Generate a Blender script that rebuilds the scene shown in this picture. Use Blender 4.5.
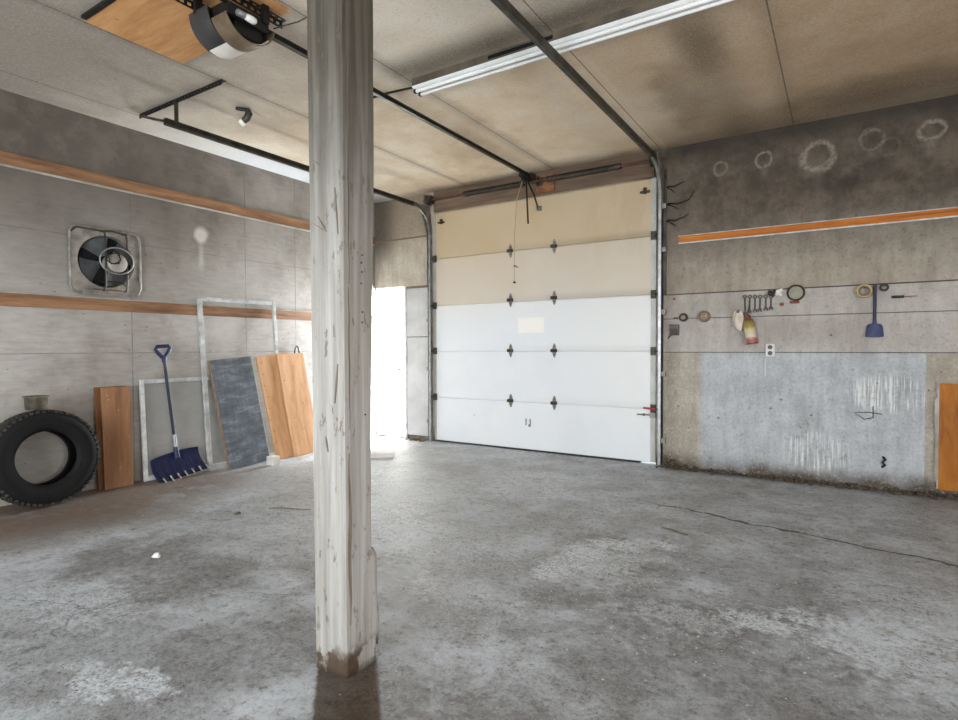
import bpy, bmesh, math, random
from mathutils import Vector, Matrix, noise as mnoise
R = math.radians
PI = math.pi
random.seed(11)
for o in list(bpy.data.objects):
    bpy.data.objects.remove(o)
SC = bpy.context.scene
COL = SC.collection

# ------------------------------------------------------------------ camera
D, L, HC, CAMZ = 6.098, 5.658, 3.327, 1.260      # front wall, left wall, ceiling, eye height
cam = bpy.data.cameras.new('camera')
cam.sensor_width = 36.0
cam.lens = 568.55 * 36.0 / 958.0
cam.clip_end = 200
camo = bpy.data.objects.new('camera', cam)
COL.objects.link(camo)
rt, up, fw = (0.84288216, 0.53808821, -0.00327627), (-0.00913366, 0.02039451, 0.99975029), (-0.53802066, 0.84264176, -0.02210488)
camo.matrix_world = Matrix(((rt[0], up[0], -fw[0], 0), (rt[1], up[1], -fw[1], 0), (rt[2], up[2], -fw[2], CAMZ), (0, 0, 0, 1)))
SC.camera = camo

# ------------------------------------------------------------------ light
SC.view_settings.view_transform = 'Standard'
SC.view_settings.look = 'None'
SC.view_settings.gamma = 1.0
SC.view_settings.use_curve_mapping = False
SC.view_settings.exposure = 0.2
w = bpy.data.worlds.new('overcast_sky')
SC.world = w
w.use_nodes = True
bg = w.node_tree.nodes['Background']
bg.inputs[0].default_value = (0.80, 0.90, 1.0, 1)
bg.inputs[1].default_value = 1.6


def sun(name, travel, e, col, ang):
    l = bpy.data.lights.new(name, 'SUN')
    l.energy = e
    l.color = col
    l.angle = R(ang)
    o = bpy.data.objects.new(name, l)
    o.rotation_euler = Vector(travel).to_track_quat('-Z', 'Y').to_euler()
    COL.objects.link(o)


def area(name, loc, aim, sx, sy, e, col, spread=180):
    l = bpy.data.lights.new(name, 'AREA')
    l.shape = 'RECTANGLE'
    l.size, l.size_y = sx, sy
    l.energy = e
    l.color = col
    l.spread = R(spread)
    o = bpy.data.objects.new(name, l)
    o.location = loc
    o.rotation_euler = Vector(aim).to_track_quat('-Z', 'Y').to_euler()
    COL.objects.link(o)


sun('sun', (-0.82, -0.30, -0.55), 9.0, (1.0, 0.95, 0.86), 1.0)
# daylight coming in at the open side door (stands outside, to the right of the door leaf)
area('daylight_side_door', (-4.95, 7.25, 1.25), (-0.05, -1, -0.06), 1.2, 2.2, 700, (0.90, 0.96, 1.0))
# daylight through the open vehicle door behind the camera
area('daylight_rear_door', (-2.2, -2.95, 1.50), (0.0, 1, -0.12), 3.6, 2.1, 270, (0.88, 0.95, 1.0))
# daylight through the window in the right hand wall
area('daylight_right_window', (3.15, 0.6, 1.35), (-1, 0.35, -0.30), 2.0, 1.3, 140, (0.96, 0.98, 1.0))


# ------------------------------------------------------------------ node helpers
def lin(h):
    h = h.lstrip('#')
    out = []
    for i in (0, 2, 4):
        c = int(h[i:i + 2], 16) / 255
        out.append(c / 12.92 if c <= 0.04045 else ((c + 0.055) / 1.055) ** 2.4)
    return (out[0], out[1], out[2], 1)


class NT:
    def __init__(s, name):
        s.mat = bpy.data.materials.new(name)
        s.mat.use_nodes = True
        s.t = s.mat.node_tree
        s.b = s.t.nodes['Principled BSDF']
        s.out = s.t.nodes['Material Output']
        s._pos = s._obj = None

    def n(s, typ, ins=None, **props):
        nd = s.t.nodes.new(typ)
        for k, v in props.items():
            setattr(nd, k, v)
        for k, v in (ins or {}).items():
            s.put(nd.inputs[k], v)
        return nd

    def put(s, inp, v):
        if v is None:
            return
        if isinstance(v, bpy.types.NodeSocket):
            s.t.links.new(v, inp)
        else:
            inp.default_value = v

    def m(s, op, a, b=0.0, c=None, clamp=False):
        nd = s.n('ShaderNodeMath', {0: a, 1: b}, operation=op, use_clamp=clamp)
        if c is not None:
            s.put(nd.inputs[2], c)
        return nd.outputs[0]

    def pos(s):
        if s._pos is None:
            s._pos = s.n('ShaderNodeNewGeometry').outputs['Position']
        return s._pos

    def obj(s):
        if s._obj is None:
            s._obj = s.n('ShaderNodeTexCoord').outputs['Object']
        return s._obj

    def xyz(s, v):
        o = s.n('ShaderNodeSeparateXYZ', {0: v}).outputs
        return o[0], o[1], o[2]

    def scl(s, v, sc, off=(0, 0, 0)):
        nd = s.n('ShaderNodeMapping', {'Vector': v, 'Scale': sc, 'Location': off})
        return nd.outputs[0]

    def noise(s, v, scale, detail=4, rough=0.55, dist=0.0):
        return s.n('ShaderNodeTexNoise', {'Vector': v, 'Scale': scale, 'Detail': detail, 'Roughness': rough, 'Distortion': dist}).outputs[0]

    def voro(s, v, scale, feature='DISTANCE_TO_EDGE', rnd=1.0):
        return s.n('ShaderNodeTexVoronoi', {'Vector': v, 'Scale': scale, 'Randomness': rnd}, feature=feature).outputs[0]

    def step(s, v, a, b):                     # 0 below a, 1 above b
        return s.n('ShaderNodeMapRange', {0: v, 1: a, 2: b, 3: 0.0, 4: 1.0}, interpolation_type='SMOOTHSTEP').outputs[0]

    def band(s, v, c, hw, soft=0.3):          # 1 inside |v-c|<hw
        d = s.m('ABSOLUTE', s.m('SUBTRACT', v, c))
        return s.m('SUBTRACT', 1.0, s.step(d, hw * (1 - soft), hw))

    def inv(s, v):
        return s.m('SUBTRACT', 1.0, v)

    def mul(s, *a):
        r = a[0]
        for x in a[1:]:
            r = s.m('MULTIPLY', r, x)
        return r

    def mix(s, f, a, b, mode='MIX'):
        nd = s.n('ShaderNodeMix', None, data_type='RGBA', blend_type=mode)
        s.put(nd.inputs[0], f)
        s.put(nd.inputs[6], a)
        s.put(nd.inputs[7], b)
        return nd.outputs[2]

    def ramp(s, f, stops):
        nd = s.n('ShaderNodeValToRGB', {0: f})
        e = nd.color_ramp.elements
        while len(e) < len(stops):
            e.new(0.5)
        for el, (p, c) in zip(e, stops):
            el.position = p
            el.color = lin(c) if isinstance(c, str) else c
        return nd.outputs[0]

    def dist2(s, x, y, cx, cy, rx, ry):       # normalised elliptical distance
        a = s.m('DIVIDE', s.m('SUBTRACT', x, cx), rx)
        b = s.m('DIVIDE', s.m('SUBTRACT', y, cy), ry)
        return s.m('SQRT', s.m('ADD', s.m('MULTIPLY', a, a), s.m('MULTIPLY', b, b)))

    def bump(s, h, strength, dist=0.01):
        s.put(s.b.inputs['Normal'], s.n('ShaderNodeBump', {'Height': h, 'Strength': strength, 'Distance': dist}).outputs[0])

    def fin(s, col=None, rough=None, metal=None, spec=None):
        s.put(s.b.inputs['Base Color'], col)
        s.put(s.b.inputs['Roughness'], rough)
        s.put(s.b.inputs['Metallic'], metal)
        s.put(s.b.inputs['Specular IOR Level'], spec)
        return s.mat


def plain(name, c1, c2, rough=0.6, metal=0.0, scale=9.0, bump=0.0, bscale=60.0, spec=0.4):
    t = NT(name)
    f = t.noise(t.obj(), scale, 5, 0.6)
    col = t.ramp(f, [(0.34, c1), (0.68, c2)])
    if bump:
        t.bump(t.noise(t.obj(), bscale, 3), bump, 0.004)
    return t.fin(col, rough, metal, spec)


def wood(name, c1, c2, c3, st=(14, 14, 1.1), rough=0.65, knots=True):
    t = NT(name)
    v = t.scl(t.obj(), st)
    f = t.noise(v, 1.6, 6, 0.6, 0.6)
    g = t.noise(v, 9.0, 3, 0.6)
    col = t.ramp(t.m('ADD', t.m('MULTIPLY', f, 0.75), t.m('MULTIPLY', g, 0.25)), [(0.33, c1), (0.5, c2), (0.68, c3)])
    if knots:
        k = t.inv(t.step(t.voro(t.obj(), 5.5, 'F1'), 0.05, 0.13))
        col = t.mix(t.m('MULTIPLY', k, 0.55), col, lin('4a2f1c'))
    t.bump(g, 0.25, 0.003)
    return t.fin(col, rough, 0.0, 0.3)


# ------------------------------------------------------------------ materials
M = {}
# --- floor: rough scuffed concrete
t = NT('rough_concrete_floor')
P = t.pos()
x, y, z = t.xyz(P)
n1 = t.noise(P, 0.55, 4, 0.6, 0.4)
n2 = t.noise(P, 2.6, 6, 0.65, 0.3)
n3 = t.noise(P, 17, 5, 0.7)
n4 = t.noise(P, 58, 6, 0.85)
n5 = t.noise(t.scl(P, (1, 1, 1), (31, 7, 3)), 70, 6, 0.85)
f = t.m('ADD', t.m('ADD', t.m('MULTIPLY', n1, 0.40), t.m('MULTIPLY', n2, 0.40)), t.m('MULTIPLY', n3, 0.20))
col = t.ramp(f, [(0.37, '9c9a97'), (0.46, 'bcbdbe'), (0.54, 'd3d7db'), (0.64, 'e6ebef')])
# darker oily / gritty areas
dk = None
for cx, cy, rx, ry, a in ((-0.45, 2.5, 0.95, 0.75, 0.75), (-3.35, 1.75, 0.75, 0.45, 0.7), (-1.0, 1.35, 0.75, 0.55, 0.85), (-2.1, 1.45, 0.5, 0.5, 0.7),
                          (-0.35, 3.45, 0.9, 0.5, 0.5), (-2.45, 1.15, 0.9, 0.35, 0.45), (-0.55, 1.15, 0.5, 0.4, 0.7), (-2.15, 2.35, 0.7, 0.4, 0.45),
                          (-5.2, 1.9, 0.75, 0.8, 0.6), (-5.05, 3.1, 0.3, 0.8, 0.3)):
    d = t.m('ADD', t.dist2(x, y, cx, cy, rx, ry), t.m('MULTIPLY', t.m('SUBTRACT', n2, 0.5), 2.2))
    k = t.m('MULTIPLY', t.inv(t.step(d, 0.45, 1.15)), a)
    dk = k if dk is None else t.m('MAXIMUM', dk, k)
dkn = t.m('MULTIPLY', dk, t.m('ADD', 0.45, t.m('MULTIPLY', t.step(n3, 0.35, 0.6), 0.55)))
col = t.mix(t.m('MULTIPLY', dkn, 0.85), col, lin('5a4f43'))
# rusty brown dirt along the left wall
lw = t.mul(t.inv(t.step(t.m('ADD', x, t.m('MULTIPLY', n1, 0.8)), -4.6, -3.6)), t.inv(t.step(y, 2.9, 4.2)), t.step(n2, 0.30, 0.52))
col = t.mix(t.m('MULTIPLY', lw, 0.8), col, lin('775c44'))
# dirt at the foot of the front wall
fw_ = t.mul(t.step(y, 5.80, 6.06), t.step(x, -1.66, -1.5))
col = t.mix(t.m('MULTIPLY', fw_, 0.75), col, lin('4e463d'))
# white salt / lime patches
for cx, cy, rx, ry, a in ((-1.36, 2.95, 0.14, 0.26, 1.0), (-1.33, 3.28, 0.16, 0.24, 1.0), (-1.20, 3.50, 0.20, 0.14, 1.0), (-1.0, 3.64, 0.22, 0.10, 0.9), (-1.2, 3.15, 0.30, 0.30, 0.6),
                          (-0.30, 2.86, 0.22, 0.12, 0.85), (-0.13, 3.02, 0.18, 0.10, 0.7), (0.05, 2.80, 0.2, 0.10, 0.6), (-0.62, 2.72, 0.3, 0.15, 0.4),
                          (-2.33, 0.98, 0.14, 0.09, 1.0), (-2.22, 1.10, 0.22, 0.09, 1.0), (-2.45, 1.02, 0.2, 0.08, 0.7), (-2.46, 5.05, 0.35, 0.22, 0.9), (-2.36, 4.5, 0.6, 0.4, 0.6),
                          (-3.2, 3.0, 0.8, 0.6, 0.5), (-3.2, 1.3, 0.5, 0.25, 0.5), (-3.6, 3.8, 1.3, 0.9, 0.6), (0.3, 2.9, 0.5, 0.4, 0.5), (-2.2, 3.0, 0.6, 0.5, 0.45),
                          (-1.7, 2.4, 0.35, 0.2, 0.5), (0.35, 3.45, 0.5, 0.35, 0.4)):
    d = t.m('ADD', t.dist2(x, y, cx, cy, rx, ry), t.m('MULTIPLY', t.m('SUBTRACT', n3, 0.5), 2.6))
    k = t.mul(t.inv(t.step(d, 0.45, 1.0)), t.step(n4, 0.38, 0.52), a)
    col = t.mix(t.m('MULTIPLY', k, 0.95), col, lin('f3f8fc'))
# worn ring in front of the big door
rd = t.m('ADD', t.dist2(x, y, -1.62, 3.52, 0.62, 0.5), t.m('MULTIPLY', t.m('SUBTRACT', n2, 0.5), 0.25))
col = t.mix(t.m('MULTIPLY', t.band(rd, 1.0, 0.12, 0.9), 0.4), col, lin('c9cbcb'))
# grit speckle
gm = t.noise(t.scl(P, (1, 1, 1), (5, 9, 1)), 21, 9, 0.82)
gm2 = t.noise(t.scl(P, (1, 1, 1), (15, 3, 1)), 9, 8, 0.78)
col = t.mix(1.0, col, t.ramp(gm, [(0.35, '9c958d'), (0.44, 'e9e7e4'), (0.49, 'ffffff'), (0.60, 'ffffff')]), 'MULTIPLY')
col = t.mix(0.8, col, t.ramp(gm2, [(0.35, 'b0a9a1'), (0.43, 'efedea'), (0.48, 'ffffff')]), 'MULTIPLY')
chip = t.mul(t.inv(t.step(gm, 0.365, 0.395)), 0.8)
col = t.mix(chip, col, lin('3d3832'))
wsp = t.mul(t.step(gm, 0.60, 0.63), t.step(n2, 0.42, 0.6))
col = t.mix(t.m('MULTIPLY', wsp, 0.8), col, lin('eef2f5'))
grit = t.m('MULTIPLY', t.inv(t.step(n4, 0.38, 0.50)), t.m('ADD', 0.25, t.m('MULTIPLY', t.inv(t.step(n2, 0.42, 0.58)), 0.75)))
col = t.mix(t.m('MULTIPLY', grit, 0.80), col, lin('4c4742'))
lite = t.step(n5, 0.56, 0.66)
col = t.mix(t.m('MULTIPLY', lite, 0.55), col, lin('e2e3e4'))
col = t.mix(t.m('MULTIPLY', lw, 0.6), col, lin('6a4f37'))
# brown strip from the post's foot, its shadow painted into the floor colour
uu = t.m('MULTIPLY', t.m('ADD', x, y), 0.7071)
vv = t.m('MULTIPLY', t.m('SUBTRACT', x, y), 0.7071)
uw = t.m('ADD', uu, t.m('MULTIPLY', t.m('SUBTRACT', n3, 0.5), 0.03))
post_shade = t.mul(t.band(uw, -0.032, 0.125, 0.16), t.step(vv, -2.36, -2.30), t.inv(t.step(vv, -1.75, -1.35)))
col = t.mix(t.m('MULTIPLY', post_shade, 0.85), col, t.mix(t.step(n4, 0.4, 0.6), lin('4a3624'), lin('5e4932')))
# long crack and finer cracks
wob = t.m('MULTIPLY', t.m('SUBTRACT', t.noise(P, 3.5, 5, 0.65), 0.5), 0.24)
cr = t.m('ADD', t.m('SUBTRACT', y, t.m('MULTIPLY', x, -0.22)), wob)
cm = t.mul(t.band(cr, 4.32, 0.021, 0.5), t.step(x, -1.6, -0.9))
v1 = t.voro(t.n('ShaderNodeVectorMath', {0: P, 1: t.n('ShaderNodeVectorMath', {0: t.n('ShaderNodeTexNoise', {'Vector': P, 'Scale': 2.0, 'Detail': 5.0}).outputs['Color'], 3: 0.55}, operation='SCALE').outputs[0]}).outputs[0], 0.75)
fc = t.m('MULTIPLY', t.inv(t.step(v1, 0.001, 0.005)), t.step(n1, 0.50, 0.62))
cr2 = t.m('MAXIMUM', cm, t.m('MULTIPLY', fc, 0.45))
col = t.mix(t.m('MULTIPLY', cr2, 0.9), col, lin('2b2825'))
hgt = t.m('ADD', t.m('ADD', t.m('MULTIPLY', n4, 0.5), t.m('MULTIPLY', n3, 0.8)), t.m('MULTIPLY', n5, 0.25))
hgt = t.m('ADD', hgt, t.m('MULTIPLY', gm, 1.2))
hgt = t.m('SUBTRACT', hgt, t.m('MULTIPLY', cr2, 1.0))
t.bump(hgt, 1.0, 0.03)
M['floor'] = t.fin(col, t.m('ADD', 0.24, t.m('MULTIPLY', n3, 0.40)), 0.0, t.m('MULTIPLY', t.inv(t.m('MULTIPLY', post_shade, 0.85)), 0.5))

# --- ceiling: smoke-stained sheets
t = NT('smoke_stained_ceiling_sheets')
P = t.pos()
x, y, z = t.xyz(P)
n1 = t.noise(P, 0.7, 4, 0.6, 0.5)
n2 = t.noise(P, 3.0, 5, 0.6)
n4 = t.noise(P, 62, 5, 0.85)
f = t.m('ADD', t.m('MULTIPLY', n1, 0.6), t.m('MULTIPLY', n2, 0.4))
col = t.ramp(f, [(0.36, 'c4ae92'), (0.50, 'dcc9ad'), (0.64, 'ebdfcb')])
brown = t.m('MULTIPLY', t.step(t.m('ADD', x, t.m('MULTIPLY', n2, 1.2)), -2.3, 0.6), 0.62)
col = t.mix(brown, col, lin('8a6c4c'))
gr2 = t.mul(t.inv(t.step(t.m('ADD', y, t.m('MULTIPLY', n2, 0.5)), 3.2, 4.2)), 0.5)
col = t.mix(gr2, col, lin('cbc5bc'))
greyl = t.mul(t.inv(t.step(t.m('ADD', y, t.m('MULTIPLY', n2, 0.8)), 2.2, 4.0)), t.inv(t.step(x, -4.4, -2.2)), 0.85)
col = t.mix(greyl, col, lin('80776f'))
# white strip next to the left wall
col = t.mix(t.mul(t.inv(t.step(x, -5.29, -5.27)), t.step(y, 2.3, 4.2)), col, lin('dadbdc'))
seam = None
for c in (-5.28, -4.06, -2.84, -1.62, -0.40, 0.82):
    k = t.band(x, c, 0.006, 0.4)
    seam = k if seam is None else t.m('MAXIMUM', seam, k)
k = t.m('MULTIPLY', t.band(y, 1.25, 0.006, 0.4), 0.8)
seam = t.m('MAXIMUM', seam, k)
soot = None
for c, hw, a in ((-4.06, 0.10, 0.28), (-2.84, 0.13, 0.40), (-1.72, 0.10, 0.25), (-0.40, 0.12, 0.22), (-0.85, 0.30, 0.45)):
    k = t.m('MULTIPLY', t.band(t.m('ADD', x, t.m('MULTIPLY', t.m('SUBTRACT', n2, 0.5), 0.12)), c, hw, 1.0), a)
    soot = k if soot is None else t.m('MAXIMUM', soot, k)
col = t.mix(soot, col, lin('5d5043'))
tape = t.mul(t.band(x, -1.56, 0.025, 0.5), t.step(y, 3.8, 4.0), 0.45)
col = t.mix(tape, col, lin('d0c4b0'))
fx = t.mul(t.band(y, 3.34, 0.30, 1.0), t.step(x, -3.05, -2.75), t.inv(t.step(x, -0.3, 0.2)), 0.8)
col = t.mix(fx, col, lin('453b30'))
for cx, cy, rx, ry, a in ((-1.15, 5.0, 0.28, 0.9, 0.5), (-0.85, 4.2, 0.22, 0.5, 0.45), (0.2, 5.6, 0.9, 0.4, 0.45), (-1.45, 3.0, 0.5, 0.3, 0.3)):
    d = t.m('ADD', t.dist2(x, y, cx, cy, rx, ry), t.m('MULTIPLY', t.m('SUBTRACT', n2, 0.5), 0.9))
    col = t.mix(t.m('MULTIPLY', t.inv(t.step(d, 0.2, 1.1)), a), col, lin('54432f'))
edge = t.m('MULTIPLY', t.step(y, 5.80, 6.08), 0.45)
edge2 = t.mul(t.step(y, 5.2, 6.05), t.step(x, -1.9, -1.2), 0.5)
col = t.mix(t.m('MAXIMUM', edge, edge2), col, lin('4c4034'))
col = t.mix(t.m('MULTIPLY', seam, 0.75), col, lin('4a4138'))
spk = t.step(n4, 0.52, 0.62)
col = t.mix(t.m('MULTIPLY', spk, 0.15), col, lin('efe6d8'))
spk2 = t.inv(t.step(n4, 0.36, 0.47))
col = t.mix(t.m('MULTIPLY', spk2, 0.28), col, lin('584d40'))
t.bump(n4, 0.45, 0.006)
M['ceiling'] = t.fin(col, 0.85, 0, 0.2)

# --- left wall: whitewashed sheets, dusty
t = NT('whitewashed_dusty_wall_sheets')
P = t.pos()
x, y, z = t.xyz(P)
n1 = t.noise(P, 0.9, 5, 0.6, 0.3)
n2 = t.noise(P, 4.0, 6, 0.65)
n3 = t.noise(t.scl(P, (1, 1, 5)), 6, 5, 0.6)
n4 = t.noise(P, 40, 4, 0.7)
f = t.m('ADD', t.m('MULTIPLY', n1, 0.5), t.m('ADD', t.m('MULTIPLY', n2, 0.3), t.m('MULTIPLY', n3, 0.2)))
col = t.ramp(f, [(0.36, '877f76'), (0.5, 'a8a29b'), (0.64, 'c0bbb5')])
soot_dim = t.m('ADD', t.m('MULTIPLY', t.step(z, 1.4, 3.0), 1.0), t.m('MULTIPLY', t.m('SUBTRACT', n2, 0.5), 0.7))
soot_dim = t.m('MULTIPLY', soot_dim, t.inv(t.m('MULTIPLY', t.step(y, 2.6, 4.8), 0.55)), clamp=True)
col = t.mix(t.m('MULTIPLY', soot_dim, 0.92), col, t.mix(t.step(n2, 0.35, 0.65), lin('463e36'), lin('665c52')))  # soot, with the upper left corner's dimness put into the colour too
col = t.mix(t.mul(t.step(y, 5.2, 5.5), t.inv(t.step(z, 2.06, 2.12))), col, lin('f0f0ee'))  # glare beside the open side door, put into the wall colour as white
grime = t.mul(t.inv(t.step(z, 0.0, 0.35)), t.step(n2, 0.35, 0.6), 0.6)
col = t.mix(grime, col, lin('8b7c6b'))
ds = t.dist2(y, z, 3.47, 2.44, 0.09, 0.09)
dd = t.m('ADD', ds, t.m('MULTIPLY', t.m('SUBTRACT', n2, 0.5), 1.6))
col = t.mix(t.m('MULTIPLY', t.inv(t.step(dd, 0.4, 1.1)), 0.55), col, lin('e3ddd3'))
drip = t.mul(t.band(y, 3.47, 0.05, 1.0), t.band(z, 2.22, 0.22, 0.9), 0.3)
col = t.mix(drip, col, lin('ded9d0'))
seam = None
for c in (1.55, 2.77, 3.99, 4.68):
    k = t.m('MULTIPLY', t.band(y, c, 0.005, 0.4), 0.8)
    seam = k if seam is None else t.m('MAXIMUM', seam, k)
for c in (1.225, 2.255):
    k = t.m('MULTIPLY', t.band(t.m('ADD', z, t.m('MULTIPLY', n1, 0.01)), c, 0.005, 0.4), 0.6)
    seam = t.m('MAXIMUM', seam, k)
col = t.mix(t.m('MULTIPLY', seam, t.step(n2, 0.3, 0.6)), col, lin('5d564e'))
scr = t.mul(t.inv(t.step(t.voro(t.scl(P, (1, 3, 9)), 1.7, 'F1'), 0.035, 0.075)), 0.8)
col = t.mix(scr, col, lin('4b463f'))
hair = t.mul(t.inv(t.step(t.noise(P, 28, 4, 0.8), 0.33, 0.37)), 0.35)
col = t.mix(hair, col, lin('6a635b'))
t.bump(t.m('ADD', n4, t.m('MULTIPLY', n2, 1.2)), 0.25, 0.006)
M['wall_left'] = t.fin(col, 0.75, 0, 0.25)

# --- front wall, soot above, flaking white paint below
t = NT('sooty_flaking_painted_wall')
P = t.pos()
x, y, z = t.xyz(P)
n1 = t.noise(P, 1.0, 5, 0.6, 0.4)
n2 = t.noise(P, 4.5, 6, 0.65)
n3 = t.noise(t.scl(P, (6, 6, 0.9)), 3, 5, 0.6)
n4 = t.noise(P, 38, 5, 0.72)
f = t.m('ADD', t.m('MULTIPLY', n1, 0.45), t.m('ADD', t.m('MULTIPLY', n2, 0.3), t.m('MULTIPLY', n3, 0.25)))
base = t.ramp(f, [(0.36, '8b8072'), (0.5, 'a69c8e'), (0.64, 'bfb7aa')])
low = t.ramp(f, [(0.36, '96979a'), (0.5, 'b4b7ba'), (0.64, 'd0d4d8')])
lowm = t.mul(t.inv(t.step(z, 1.15, 1.30)), t.step(t.m('ADD', x, t.m('MULTIPLY', n2, 0.10)), -1.22, -1.10), t.inv(t.step(x, 0.60, 0.61)))
col = t.mix(lowm, base, low)
midm = t.mul(t.step(x, -1.59, -1.58), t.inv(t.step(z, 1.799, 1.801)), t.step(z, 1.203, 1.205))
col = t.mix(t.m('MULTIPLY', midm, 0.8), col, t.ramp(f, [(0.36, '9c958e'), (0.5, 'b6b0aa'), (0.64, 'c8c4bf')]))
dm = t.mul(t.band(z, 1.42, 0.16, 0.9), t.band(x, -0.25, 0.6, 0.8), t.step(n2, 0.36, 0.6), 0.4)
col = t.mix(dm, col, lin('857c74'))
ln_ = t.mul(t.m('MAXIMUM', t.m('MAXIMUM', t.band(z, 1.803, 0.008, 0.4), t.m('MULTIPLY', t.band(z, 1.551, 0.005, 0.4), 0.7)), t.m('MULTIPLY', t.band(z, 1.204, 0.005, 0.4), 0.8)), t.step(x, -1.6, -1.58))
col = t.mix(t.m('MULTIPLY', ln_, 0.85), col, lin('2f2a25'))
so = t.m('ADD', t.step(z, 1.75, 2.75), t.m('MULTIPLY', t.m('SUBTRACT', n1, 0.5), 0.6))
so = t.m('MULTIPLY', so, t.step(x, -2.2, -1.6), clamp=True)
col = t.mix(t.m('MULTIPLY', so, 0.93), col, t.mix(t.step(n2, 0.36, 0.64), lin('3f352b'), lin('5d5144')))
# left piece by the side door is tan
so2 = t.mul(t.inv(t.step(x, -4.7, -4.6)), t.step(z, 2.2, 3.3))
col = t.mix(t.m('MULTIPLY', so2, 0.75), col, lin('8d7d69'))
c3 = t.mul(t.inv(t.step(x, -5.55, -5.15)), t.step(z, 2.3, 2.8), 0.8)
col = t.mix(c3, col, lin('4d4439'))
tb = t.mul(t.step(z, 3.10, 3.30), t.step(x, -1.7, -1.5), 0.75)
col = t.mix(tb, col, lin('332d27'))
tl = t.mul(t.inv(t.step(t.m('ADD', x, t.m('MULTIPLY', n2, 0.2)), -1.50, -1.25)), t.step(x, -1.68, -1.60), t.step(n3, 0.3, 0.6))
col = t.mix(t.m('MULTIPLY', tl, 0.55), col, lin('6b5f51'))
# round bleached stains under the ceiling
for cx, cz, r, a in ((-1.035, 3.03, 0.062, 0.35), (-0.645, 3.045, 0.068, 0.5), (-0.21, 3.0, 0.135, 0.55), (0.20, 3.075, 0.085, 0.3), (0.61, 3.07, 0.085, 0.5), (0.33, 2.98, 0.07, 0.12)):
    d = t.m('ADD', t.dist2(x, z, cx, cz, r, r), t.m('MULTIPLY', t.m('SUBTRACT', n2, 0.5), 1.5))
    ring = t.mul(t.band(d, 0.95, 0.30, 0.9), t.m('ADD', 0.45, t.m('MULTIPLY', t.step(n4, 0.4, 0.6), 0.55)), a)
    tail = t.mul(t.band(x, cx, r * 0.8, 1.0), t.band(z, cz - r * 1.5, r * 1.6, 1.0), a * 0.35)
    col = t.mix(t.m('MAXIMUM', ring, tail), col, lin('a79d90'))
for cx, cz, rx, rz in ((-0.2, 2.77, 0.16, 0.10), (0.25, 2.8, 0.25, 0.15), (0.05, 2.75, 0.1, 0.12)):
    d = t.m('ADD', t.dist2(x, z, cx, cz, rx, rz), t.m('MULTIPLY', t.m('SUBTRACT', n2, 0.5), 2.2))
    col = t.mix(t.m('MULTIPLY', t.inv(t.step(d, 0.3, 1.1)), 0.45), col, lin('352f29'))
# paint runs and flakes on the lower part
runs = t.noise(t.scl(P, (52, 52, 2.4)), 1.3, 4, 0.6)
for cx, cz, rx, rz in ((0.33, 0.84, 0.34, 0.2), (-0.2, 0.28, 0.32, 0.22)):
    d = t.dist2(x, z, cx, cz, rx, rz)
    k = t.mul(t.inv(t.step(d, 0.6, 1.0)), t.step(runs, 0.50, 0.58))
    col = t.mix(t.m('MULTIPLY', k, 0.7), col, lin('ecebe7'))
    k2 = t.mul(t.inv(t.step(d, 0.6, 1.0)), t.inv(t.step(runs, 0.40, 0.46)))
    col = t.mix(t.m('MULTIPLY', k2, 0.45), col, lin('8a8985'))
fl = t.mul(t.inv(t.step(t.noise(P, 7, 6, 0.75), 0.33, 0.40)), t.inv(t.step(z, 0.7, 1.3)), 0.5)
col = t.mix(fl, col, lin('7e7468'))
ft = t.m('ADD', t.inv(t.step(z, 0.0, 0.22)), t.m('MULTIPLY', t.m('SUBTRACT', n2, 0.5), 2.2))
col = t.mix(t.m('MULTIPLY', t.mul(ft, t.inv(t.step(z, 0.10, 0.42))), 0.95, clamp=True), col, lin('5a5045'))
spt = t.mul(t.inv(t.step(t.voro(t.scl(P, (1, 1, 1)), 5.3, 'F1'), t.m('MULTIPLY', n2, 0.08), t.m('MULTIPLY', n2, 0.15))), t.inv(t.step(z, 1.75, 1.8)), t.step(n4, 0.4, 0.5), 0.75)
col = t.mix(spt, col, lin('4a433b'))
spk = t.mul(t.inv(t.step(n4, 0.36, 0.47)), 0.30)
col = t.mix(spk, col, t.mix(t.step(z, 1.6, 2.2), lin('756e66'), lin('332b24')))
spw = t.mul(t.step(n4, 0.55, 0.64), t.inv(t.step(z, 1.1, 1.3)), 0.22)
col = t.mix(spw, col, lin('e3e4e4'))
t.bump(t.m('ADD', t.m('MULTIPLY', n4, 1.0), t.m('MULTIPLY', runs, 0.6)), 0.45, 0.008)
M['wall_front'] = t.fin(col, 0.72, 0, 0.3)

# --- big door skin
t = NT('white_steel_door_skin')
P = t.pos()
x, y, z = t.xyz(P)
n1 = t.noise(P, 0.9, 4, 0.6)
n2 = t.noise(t.scl(P, (5, 1, 1)), 2.0, 5, 0.6)
col = t.ramp(n1, [(0.35, 'e6e9ed'), (0.65, 'eff1f2')])
sm = t.m('ADD', t.m('ADD', t.m('MULTIPLY', t.step(z, 1.816, 1.82), 0.44), t.m('MULTIPLY', t.step(z, 2.438, 2.442), 0.16)), t.m('ADD', t.m('MULTIPLY', t.step(z, 0.9, 2.9), 0.28), t.m('MULTIPLY', t.m('SUBTRACT', n1, 0.5), 0.45)), clamp=True)
col = t.mix(t.m('MULTIPLY', sm, 0.85), col, lin('b09050'))
rs = t.mul(t.step(x, -3.0, -1.7), t.step(z, 1.9, 2.9), t.step(n2, 0.35, 0.65), 0.35)
col = t.mix(rs, col, lin('a38b6a'))
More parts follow.
